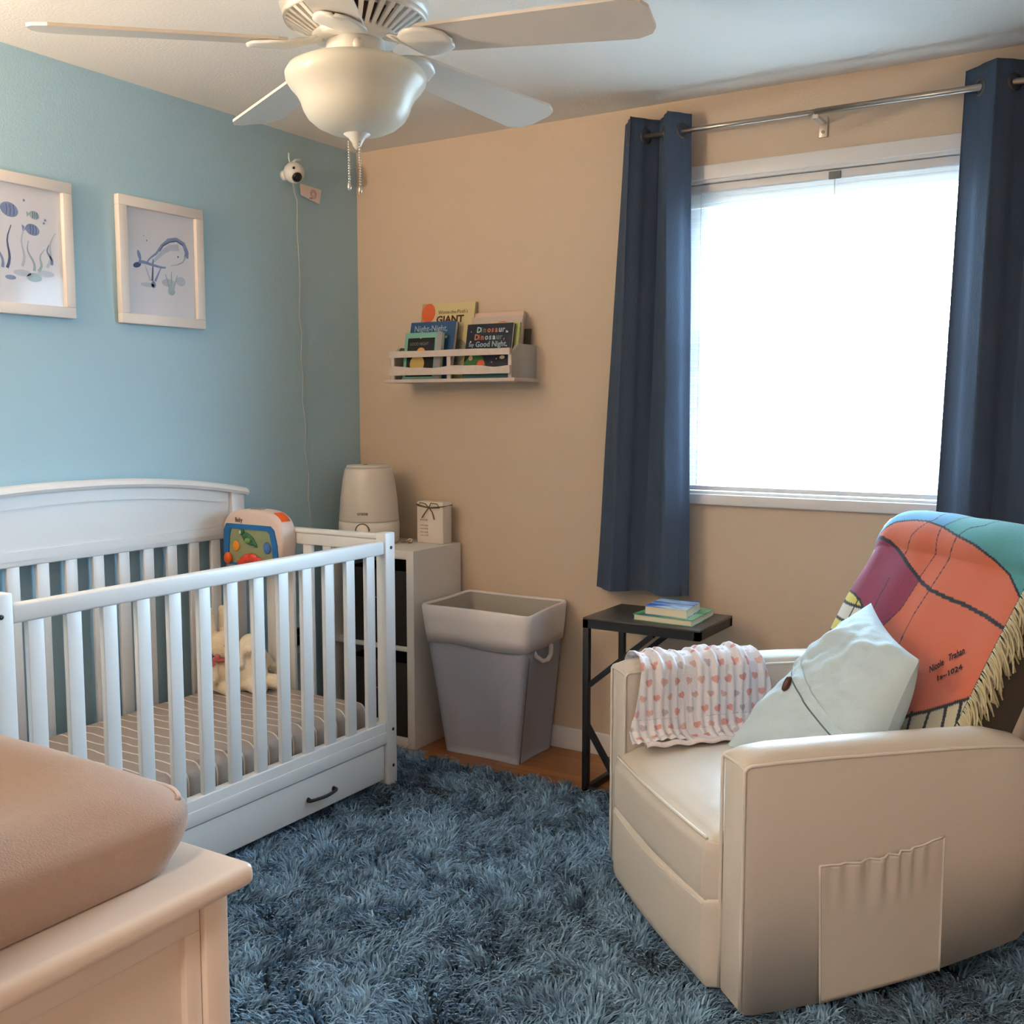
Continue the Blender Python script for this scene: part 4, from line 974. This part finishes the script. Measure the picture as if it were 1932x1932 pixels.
mb.build('power_cable', CW, label='thin white cable running down the blue wall from the monitor camera', cat='cable')
ol = empty('wall_outlet', (.0, -.45, .35), 'wall outlet with black plug adaptor behind the crib', 'outlet')
MB().box(0.0, .006, -.487, -.413, .34, .46, bev=.002).build('cover_plate', TRIM, ol)
MB().box(.006, .045, -.475, -.425, .385, .455, bev=.004).build('plug_adaptor', BLK, ol)
ol2 = empty('wall_outlet', (.0, -1.70, .30), 'white wall outlet low behind the left part of the crib', 'outlet')
MB().box(0.0, .006, -1.737, -1.663, .35, .47, bev=.002).build('cover_plate', TRIM, ol2)
for z in (.385, .43): MB().box(.006, .0075, -1.715, -1.685, z, z + .028, bev=.0005).build('socket', PLW, ol2)

# ------------------------------------------------------------ book ledge with books
LW = mat('distressed_white_wood', (206, 190, 178), .6, var=.12, vscale=40, bump=.2, bscale=60); LGY = mat('ledge_grey_white', (176, 170, 160), .6, var=.05, vscale=20)
lg = empty('book_ledge', (.62, -.10, 1.455), 'small distressed white crate shelf on the beige wall full of books', 'wall shelf')
MB().box(.290, .914, -.190, -.001, 1.455, 1.468, bev=.001).build('bottom_board', LW, lg)
for x0 in (.333, .900):
    MB().prism([(-.187, 1.468), (-.001, 1.468), (-.001, 1.598), (-.132, 1.598), (-.187, 1.556)], 'x', x0 - .014, x0).build('side_panel', LGY, lg)
def rail(z0, z1, wavy):
    xs = [.322 + (.898 - .322) * i / 30 for i in range(31)]
    tp_ = [z1 + wavy * (math.sin(i * .9) * .4 + math.sin(i * .37 + 1)) for i in range(31)]
    return fixn(MB().prism([(x, z) for x, z in zip(xs, tp_)] + [(.898, z0), (.322, z0)], 'y', -.199, -.188).build('front_rail', LW, lg))
rail(1.555, 1.580, .0008); rail(1.484, 1.515, .004)
for x0, x1 in ((.322, .340), (.600, .618), (.884, .898)):
    MB().box(x0, x1, -.188, -.178, 1.468, 1.560, bev=.001).build('front_post', LW, lg)
def lean_book(name, x0, x1, yb, zb, yt, zt, th, cover, label, deco=None, pagec=PAPER, dx=0.0):
    """book standing on the ledge, its front cover's bottom at (yb, zb) and top at (yt, zt); th thick towards the wall"""
    b_ = empty(name, ((x0 + x1) / 2, (yb + yt) / 2, zb), label, 'book', 'picture books on the wall ledge')
    d = Vector((dx, yt - yb, zt - zb)); L_ = d.length; d.normalize(); nb_ = Vector((0, d.z, -d.y)).normalized()
    R = Matrix(((1, nb_.x, d.x, x0), (0, nb_.y, d.y, yb), (0, nb_.z, d.z, zb), (0, 0, 0, 1))); W_ = x1 - x0
    MB().box(0.0, W_, 0.0, .0018, 0, L_, M=R).box(0.0, W_, th - .0018, th, 0, L_, M=R).box(0, .002, 0, th, 0, L_, M=R).build('cover', cover, b_)
    MB().box(.002, W_ - .003, .0018, th - .0018, .002, L_ - .003, M=R).build('pages', pagec, b_)
    if deco: deco(b_, R, W_, L_)
    return b_
def cv(mb, R, pts, mi=0, h=.0006):
    return mb.add([tuple(R @ Vector((x, -h, z))) for x, z in pts], [tuple(range(len(pts)))], mi)
def circ(x, z, r, n=20, sz=1.0): return [(x + r * math.cos(2 * PI * i / n), z + r * sz * math.sin(2 * PI * i / n)) for i in range(n)]
def ctext(R, s, size, x, z, sx=1.0, bold=0.0, center=False, italic=0):
    return text(s, size, R @ Vector((x, -.0006, z)), R.to_3x3() @ Vector((1, 0, 0)), R.to_3x3() @ Vector((0, 0, 1)), sx=sx, bold=bold, center=center, italic=italic)
NAVY = mat('cover_navy', (22, 24, 42), .35, var=.3, vscale=50); CREAM = mat('cover_cream', (214, 196, 146), .5); ORG = mat('cover_orange', (222, 100, 54), .5)
def addt(mb, t, mi):
    mb.add(t.v, t.f, mi); return mb
def d_giant(b_, R, W_, L_):
    mb = MB()
    cv(mb, R, [(0.0, .0), (.045, 0), (.052, L_), (0, L_)], 1)
    cv(mb, R, circ(.036, L_ - .040, .034, sz=1.2), 0, .0009)
    cv(mb, R, [(.034, L_ - .14), (.037, L_ - .14), (.037, L_ - .08), (.034, L_ - .08)], 2, .0009)
    cv(mb, R, circ(.205, L_ - .20, .036, sz=1.3), 3)
    mb.build('cover_art', [ORG, mat('cover_tan', (190, 150, 108), .5), mat('ink_brown', (120, 50, 30), .6), mat('art_grey', (150, 150, 128), .6)], b_)
    t1 = ctext(R, "Winnie-the-Pooh's", .022, .085, L_ - .046, .88); t2 = ctext(R, 'GIANT', .040, .078, L_ - .082, 1.12, .0014)
    t1.v += []; addt(t1, t2, 0); t1.build('cover_title', mat('title_maroon', (76, 22, 20), .6), b_)
lean_book('book', .362, .626, -.075, 1.469, -.020, 1.782, .012, CREAM, 'tall cream book with orange balloon and maroon title, highest on the ledge', d_giant)
def d_night(b_, R, W_, L_):
    t1 = ctext(R, 'Night-Night,', .036, .020, L_ - .040, .92, .0002); addt(t1, ctext(R, 'Deep South', .034, .010, L_ - .078, .95, .0002), 0); t1.build('cover_title', mat('title_silver', (170, 188, 200), .6), b_)
    mb = MB(); cv(mb, R, [(W_ - .055, 0), (W_ - .008, 0), (W_ - .015, .06), (W_ - .035, .11), (W_ - .055, .14)], 0); cv(mb, R, circ(W_ - .04, L_ - .065, .006), 1)
    mb.build('cover_art', [mat('art_deep_blue', (30, 58, 92), .5), PAPER], b_)
lean_book('book', .352, .576, -.135, 1.469, -.085, 1.702, .022, mat('cover_blue', (48, 84, 128), .35), 'blue picture book with pale title behind the small green framed book', d_night)
def d_green(b_, R, W_, L_):
    mb = MB(); cv(mb, R, [(.016, .010), (W_ - .034, .010), (W_ - .034, L_ - .022), (.016, L_ - .022)], 0)
    cv(mb, R, [(W_ - .026, 0), (W_ - .001, 0), (W_ - .001, L_), (W_ - .026, L_)], 2)
    cv(mb, R, circ(.070, .062, .036), 1, .0012); cv(mb, R, circ(.085, .112, .020, sz=.8), 3, .0012); cv(mb, R, circ(.080, L_ - .022, .004), 1, .0012)
    mb.build('cover_art', [mat('art_black', (14, 14, 16), .4), mat('art_yellow', (206, 176, 100), .6), mat('art_lilac', (158, 148, 154), .5), mat('art_amber', (222, 158, 60), .6)], b_)
    t1 = ctext(R, 'GOOD NIGHT', .017, .026, L_ - .052, .85); t1.build('cover_title', mat('title_grey', (130, 120, 112), .6), b_)
lean_book('book', .364, .548, -.168, 1.469, -.140, 1.656, .018, mat('cover_mint', (120, 178, 158), .4), 'small mint green framed board book with black window and yellow moon', d_green)
def d_dino(b_, R, W_, L_):
    cols_ = [(170, 200, 190), (90, 130, 120), (120, 110, 90), (200, 120, 90), (200, 90, 70), (200, 110, 90), (170, 190, 190), (150, 170, 180)]
    mts = [mat('letter_%s' % n_, c, .6) for n_, c in zip(('mint', 'moss', 'olive', 'salmon', 'coral', 'rose', 'ice', 'steel'), cols_)]
    mb = MB(); x = .046
    for i, c in enumerate('Dinosaur,'):
        addt(mb, ctext(R, c, .031, x, L_ - .034, .95, .001), i % 8); x += .0195 if c in 'Dno' else (.010 if c == 'i' else .0165)
    x = .038
    for i, c in enumerate('Dinosaur,'):
        addt(mb, ctext(R, c, .031, x, L_ - .063, .95, .001), (i + 3) % 8); x += .0195 if c in 'Dno' else (.010 if c == 'i' else .0165)
    addt(mb, ctext(R, 'Say', .022, .014, L_ - .089, .85, .0005), 7); addt(mb, ctext(R, 'Good Night', .030, .046, L_ - .091, .96, .0008), 7)
    mb.build('cover_title', mts, b_)
    mb = MB()
    for (x, z, r_) in ((.022, L_ - .07, .0035), (.188, L_ - .035, .0035), (.020, L_ - .030, .002), (.19, L_ - .09, .0025), (.15, .075, .003), (.13, .062, .0025), (.05, L_ - .13, .002)): cv(mb, R, circ(x, z, r_, 10), 0)
    cv(mb, R, [(.0, .0), (.10, .0), (.105, .05), (.085, .085), (.05, .095), (.02, .085), (0, .06)], 1); cv(mb, R, circ(.08, .055, .018), 2, .0009)
    cv(mb, R, [(.0, 0), (W_, 0), (W_, .020), (.12, .024), (0, .012)], 3, .0009); cv(mb, R, circ(.030, L_ - .135, .010), 4, .0009); cv(mb, R, circ(W_ - .035, L_ - .135, .012, sz=.6), 4, .0009)
    mb.build('cover_art', [PAPER, mat('art_green', (52, 108, 52), .5), ORG, mat('art_teal', (60, 104, 104), .5), mat('art_cream', (220, 196, 150), .5)], b_)
lean_book('book', .655, .866, -.160, 1.469, -.118, 1.680, .016, NAVY, 'dark navy board book with multicoloured title at the right of the ledge', d_dino)
def d_pink(b_, R, W_, L_):
    mb = MB(); cv(mb, R, circ(W_ * .62, L_ - .045, .040, sz=.62), 0); mb.build('cover_art', [mat('art_pink', (214, 116, 104), .6)], b_)
lean_book('book', .636, .872, -.098, 1.469, -.060, 1.712, .014, mat('cover_grey_pink', (202, 184, 174), .5), 'pale grey book with a pink circle behind the navy book', d_pink)
lean_book('book', .628, .858, -.062, 1.469, -.028, 1.732, .012, mat('cover_blush', (222, 190, 178), .5), 'blush pink book rearmost on the right side of the ledge')
lean_book('book', .640, .880, -.130, 1.469, -.092, 1.684, .010, mat('cover_lime', (186, 190, 120), .5), 'thin lime edged book directly behind the navy board book')
lean_book('book', .700, .884, -.044, 1.469, -.018, 1.662, .008, mat('cover_olive', (96, 92, 76), .5), 'short olive book against the wall at the ledge right end')

# ------------------------------------------------------------ toys in and on the crib
def limb(mb, p, q, r0, r1):
    p, q = Vector(p), Vector(q)
    for i in range(6):
        t = i / 5; mb.ball(tuple(p.lerp(q, t)), r0 + (r1 - r0) * t, seg=14)
FURP = mat('cream_plush', (240, 220, 188), .95, bump=.9, bscale=140, sheen=.4); FURW = mat('pale_plush', (242, 228, 204), .95, bump=.8, bscale=140, sheen=.4); PNK = mat('pink_ribbon', (206, 112, 110), .7)
pb = empty('plush_rabbit', (.15, -.955, .337), 'cream plush rabbit with pink ribbon sitting against the crib back', 'plush toy')
RX_, RY_, RZ_ = .155, -.988, .340
mb = MB().ball((RX_, RY_, RZ_ + .062), (.050, .052, .062)); mb.ball((RX_ + .02, RY_, RZ_ + .165), (.046, .048, .050)); mb.ball((RX_ + .055, RY_ + .004, RZ_ + .150), (.024, .030, .024))
for s in (-1, 1):
    limb(mb, (RX_ - .005, RY_ + s * .020, RZ_ + .20), (RX_ - .010, RY_ + s * .030, RZ_ + .290), .014, .015)
    limb(mb, (RX_ + .02, RY_ + s * .030, RZ_ + .025), (RX_ + .085, RY_ + s * .038, RZ_ + .022), .024, .026)
    limb(mb, (RX_ + .02, RY_ + s * .048, RZ_ + .098), (RX_ + .045, RY_ + s * .070, RZ_ + .058), .018, .019)
mb.build('body', FURP, pb, remesh=.005)
for s in (-1, 1): MB().ball((RX_ + .058, RY_ + s * .022, RZ_ + .172), .0055, seg=10).build('eye', BLK, pb)
MB().ball((RX_ + .079, RY_ + .004, RZ_ + .156), (.005, .008, .005), seg=10).build('nose', PNK, pb)
mb = MB().tube([(RX_ + .012 + .040 * math.cos(a), RY_ + .040 * math.sin(a), RZ_ + .118) for a in [2 * PI * i / 20 for i in range(20)]], .007, 8, closed=True)
for s in (-1, 1): mb.ball((RX_ + .035, RY_ - .052 + s * .012, RZ_ + .122 + s * .010), (.008, .013, .011), seg=12)
mb.build('ribbon', PNK, pb, label='pink ribbon collar')
p2 = empty('plush_lamb', (.27, -.905, .337), 'cream fluffy plush toy slumped beside the ribboned rabbit', 'plush toy')
QX, QY, QZ = .245, -.920, .340
mb = MB().ball((QX, QY, QZ + .075), (.056, .062, .075)); mb.ball((QX + .005, QY - .004, QZ + .165), (.042, .044, .040)); mb.ball((QX + .028, QY - .034, QZ + .155), (.02, .022, .018))
for s in (-1, 1): limb(mb, (QX + .02, QY + s * .032, QZ + .028), (QX + .080, QY + s * .040, QZ + .026), .027, .030)
limb(mb, (QX, QY + .05, QZ + .12), (QX + .01, QY + .125, QZ + .03), .022, .020); limb(mb, (QX - .01, QY + .03, QZ + .165), (QX - .04, QY + .10, QZ + .09), .016, .018); limb(mb, (QX + .01, QY - .045, QZ + .165), (QX + .012, QY - .066, QZ + .10), .014, .016)
mb.build('body', FURW, p2, remesh=.005)
MB().ball((QX + .048, QY - .040, QZ + .150), (.005, .006, .005), seg=10).build('nose', PNK, p2)

# crib soother shaped like an aquarium
ts = empty('crib_soother', (.22, -.83, .775), 'white musical crib toy with blue framed aquarium screen hung on the crib end', 'crib toy')
TWm = mat('toy_white', (226, 204, 194), .35); TBm = mat('toy_blue', (28, 108, 176), .3); TOm = mat('toy_orange', (236, 96, 30), .35)
def superbox(x0, x1, y0, y1, z0, z1, prof_top, mi=0):
    pass
op = []
for i in range(33):
    a = PI - PI * i / 32; u = math.cos(a); op.append((.200 + .152 * math.copysign(abs(u) ** .62, u), .870 + .114 * abs(math.sin(a)) ** .72))
outl = [(.060, .775)] + op + [(.345, .775)]
bm = bmesh.new(); vb = [bm.verts.new((x, -.862, z)) for x, z in outl]; f_ = bm.faces.new(vb)
r_ = bmesh.ops.extrude_face_region(bm, geom=[f_]); vv = [v for v in r_['geom'] if isinstance(v, bmesh.types.BMVert)]
for v in vv: v.co.y += .082
bmesh.ops.recalc_face_normals(bm, faces=bm.faces[:])
be = [e for e in bm.edges if abs(e.verts[0].co.y - e.verts[1].co.y) < 1e-6]
bmesh.ops.bevel(bm, geom=be, offset=.016, segments=4, affect='EDGES', profile=0.5)
MB().bm(bm).build('housing', TWm, ts)
bz_o = [(.062, .778), (.066, .905), (.080, .930), (.300, .930), (.318, .915), (.332, .86), (.338, .778)]
bz_i = [(.085, .786), (.096, .890), (.104, .912), (.286, .912), (.298, .900), (.308, .86), (.314, .786)]
mb = MB(); n7 = len(bz_o)
vs = [(x, -.868, z) for x, z in bz_o] + [(x, -.868, z) for x, z in bz_i] + [(x, -.860, z) for x, z in bz_o] + [(x, -.858, z) for x, z in bz_i]
fs = []
for i in range(n7):
    j = (i + 1) % n7; fs += [(i, j, n7 + j, n7 + i), (i, 2 * n7 + i, 2 * n7 + j, j), (n7 + i, n7 + j, 3 * n7 + j, 3 * n7 + i)]
fixn(mb.add(vs, fs).build('screen_bezel', TBm, ts))
MB().add([(x, -.8635, z) for x, z in bz_i] + [(x, -.8625, z) for x, z in bz_i], [tuple(range(n7)), tuple(range(2 * n7 - 1, n7 - 1, -1))]).build('screen', mat('toy_screen', (150, 158, 118), .25, var=.15, vscale=20), ts)
mb = MB().ball((.190, -.866, .878), (.036, .006, .019), 0, rot=Matrix.Rotation(rad(28), 4, 'Y')); mb.ball((.160, -.868, .900), (.013, .006, .012), 0); mb.ball((.157, -.874, .901), (.004, .003, .007), 3, seg=10); mb.ball((.222, -.867, .862), (.018, .004, .007), 0, rot=Matrix.Rotation(rad(50), 4, 'Y')); mb.ball((.193, -.872, .872), (.014, .004, .010), 4)
mb.ball((.128, -.867, .848), (.017, .005, .019), 1); mb.ball((.284, -.867, .850), (.018, .005, .022), 2)
for (x, z, r_) in ((.165, .795, .020), (.185, .805, .022), (.21, .808, .024), (.235, .80, .02), (.255, .792, .022), (.28, .79, .018), (.15, .785, .015)): mb.ball((x, -.869, z), (r_, .008, r_ * .8), 5)
mb.ball((.215, -.876, .790), (.016, .005, .005), 0)
mb.build('sea_creatures', [mat('toy_green', (44, 104, 62), .4), mat('toy_amber', (232, 150, 50), .4), mat('toy_blue_fish', (66, 112, 176), .4), PLW, mat('toy_lime', (120, 150, 80), .4), mat('toy_red', (222, 74, 54), .4)], ts)
MB().ball((.092, -.874, .802), (.018, .012, .022), 0).build('button', TOm, ts, label='orange button at the screen corner')
def orp(i, h): 
    x, z = op[i]; cx_, cz_ = .200, .87; d = Vector((x - cx_, z - cz_)).normalized(); return (x + d.x * h, z + d.y * h)
vs = []; idx = list(range(21, 27))
for i in idx:
    for (y, h) in ((-.850, -.008), (-.840, .0025), (-.800, .0025), (-.792, -.004)): x, z = orp(i, h); vs.append((x, y, z))
fs = [(i * 4 + k, (i + 1) * 4 + k, (i + 1) * 4 + k + 1, i * 4 + k + 1) for i in range(len(idx) - 1) for k in range(3)]
MB().add(vs, fs, 0, True).build('shoulder_button', TOm, ts, label='orange button on the top corner')
mb = MB()
for (x0, h) in ((.175, 0), (.195, 0), (.215, 0)): mb.box(x0, x0 + .012, -.84, -.81, .980, .9862, bev=.002)
mb.build('top_controls', mat('toy_grey', (160, 140, 130), .5), ts)
text('Baby', .022, (.122, -.8632, .938), (1, 0, 0), (0, 0, 1), bold=.0006, sx=.9).build('printed_mark', mat('mark_brown', (110, 60, 48), .5), ts)
MB().box(.10, .13, -.780, -.768, .80, .90).box(.27, .30, -.780, -.768, .80, .90).build('mounting_straps', TWm, ts)

# ------------------------------------------------------------ dresser and changing pad
DW = mat('dresser_white', (222, 208, 196), .35)
ds = empty('dresser', (1.60, -3.13, 0), 'white painted dresser in the foreground under the changing pad', 'dresser')
DX, DY, DZ = 2.264, -2.880, .900
MB().box(.95, DX, -3.40, DY, DZ - .024, DZ, bev=.009, seg=4).build('top', DW, ds)
for y0, y1 in ((DY - .052, DY - .022), (-3.395, -3.365)):
    MB().box(2.208, 2.246, y0, y1, .0, DZ - .024, bev=.002).build('corner_post', DW, ds)
    MB().box(.97, 1.008, y0, y1, 0, DZ - .024, bev=.002).build('corner_post', DW, ds)
MB().box(2.212, 2.240, -3.365, DY - .053, .845, DZ - .024, bev=.001).box(2.212, 2.240, -3.365, DY - .053, .06, .12, bev=.001).box(2.212, 2.240, DY - .072, DY - .053, .12, .845, bev=.001).box(2.212, 2.240, -3.365, -3.345, .12, .845, bev=.001).build('side_frame', DW, ds)
MB().box(2.214, 2.232, -3.345, DY - .072, .12, .845).build('side_panel', DW, ds)
MB().box(.975, .99, -3.36, DY - .05, .06, DZ - .024).build('side_panel', DW, ds)
MB().box(.99, 2.21, -3.39, -3.38, .06, DZ - .024).box(.99, 2.21, -3.38, DY - .06, .06, .08).build('carcass', DW, ds)
for r_i in range(4):
    for c_i in range(2):
        x0 = 1.012 + c_i * .60; z0 = .085 + r_i * .197
        dd = MB().box(x0, x0 + .592, DY - .048, DY - .028, z0, z0 + .188, bev=.003).build('drawer', DW, ds)
        for kx_ in (.17, .42): MB().lathe([(0, 0), (.012, 0), (.009, .012), (.016, .022), (.012, .030), (0, .031)], (x0 + kx_, DY - .028, z0 + .094), 16, axis='y').build('knob', DW, dd)
PADM = mat('taupe_jersey', (176, 154, 142), .95, bump=.35, bscale=500, var=.05, vscale=120, sheen=.1)
px0, px1, py0, py1, pz0, pz1 = 1.35, 2.226, -3.345, -2.898, .902, 1.004
def rrect(u, ins, r=.062):
    hx, hy = (px1 - px0) / 2 - ins, (py1 - py0) / 2 - ins; r = max(.004, min(r, hx - .001, hy - .001)); cx_, cy_ = (px0 + px1) / 2, (py0 + py1) / 2
    segs = [2 * (hy - r), PI * r / 2, 2 * (hx - r), PI * r / 2] * 2; tot = sum(segs)
    ref = [.10, .06, .28, .06] * 2        # fixed share of the outline so the rings stay aligned
    t = u % 1.0
    for q in range(8):
        if t <= ref[q] or q == 7: f = min(1, t / ref[q]); break
        t -= ref[q]
    k = q // 2
    C4 = [(hx - r, hy - r), (-hx + r, hy - r), (-hx + r, -hy + r), (hx - r, -hy + r)]
    if q % 2 == 0:
        st_p = [(hx, -hy + r), (hx - r, hy), (-hx, hy - r), (-hx + r, -hy)][k]; en_p = [(hx, hy - r), (-hx + r, hy), (-hx, -hy + r), (hx - r, -hy)][k]
        return cx_ + st_p[0] + (en_p[0] - st_p[0]) * f, cy_ + st_p[1] + (en_p[1] - st_p[1]) * f
    a = PI / 2 * (k + f); c = C4[k]
    return cx_ + c[0] + r * math.cos(a), cy_ + c[1] + r * math.sin(a)
def padpt(u, v):
    if v < .25:
        t = v / .25; x, y = rrect(u, .014 * (1 - math.sin(PI * min(1, t * .75) * .9) ) ); z_ = pz0 + .058 * t ** .9
        if t > .6: x, y = rrect(u, .014 * (1 - math.sin(PI * .675 * t * .9)) * .4)
    else:
        t = (v - .25) / .75; ins = .0045 + .218 * t ** 1.25; x, y = rrect(u, ins, .062 + .05 * t)
        z_ = pz0 + .058 + .040 * (1 - (1 - min(1, ins / .085)) ** 2.2)
        yy_ = (y - (py0 + py1) / 2) / ((py1 - py0) / 2)
        z_ -= .030 * max(0, 1 - (abs(yy_) / .78) ** 2) * min(1, ins / .12)
        z_ += .004 * mnoise.noise(Vector((x * 7, y * 7, 0))) + .0028 * math.sin(y * 80 + 16 * x) * max(0, mnoise.noise(Vector((x * 3, y * 3, 9))))
    return (x, y, z_)
cpd = empty('changing_pad', (1.8, -3.12, pz0), 'contoured changing pad in a taupe jersey cover on the dresser', 'changing pad')
mb = MB().grid(padpt, 160, 60)
ring0 = [padpt(i / 160, 0) for i in range(160)]; mb.add(ring0, [tuple(range(160))])
mb.build('jersey_cover', PADM, cpd)
MB().tube([(p[0] + .001, p[1] + .002, p[2]) for p in [padpt(.13 + .30 * i / 60, .27) for i in range(61)]], .0022, 6).build('seam', mat('jersey_seam', (196, 184, 184), .9), cpd)
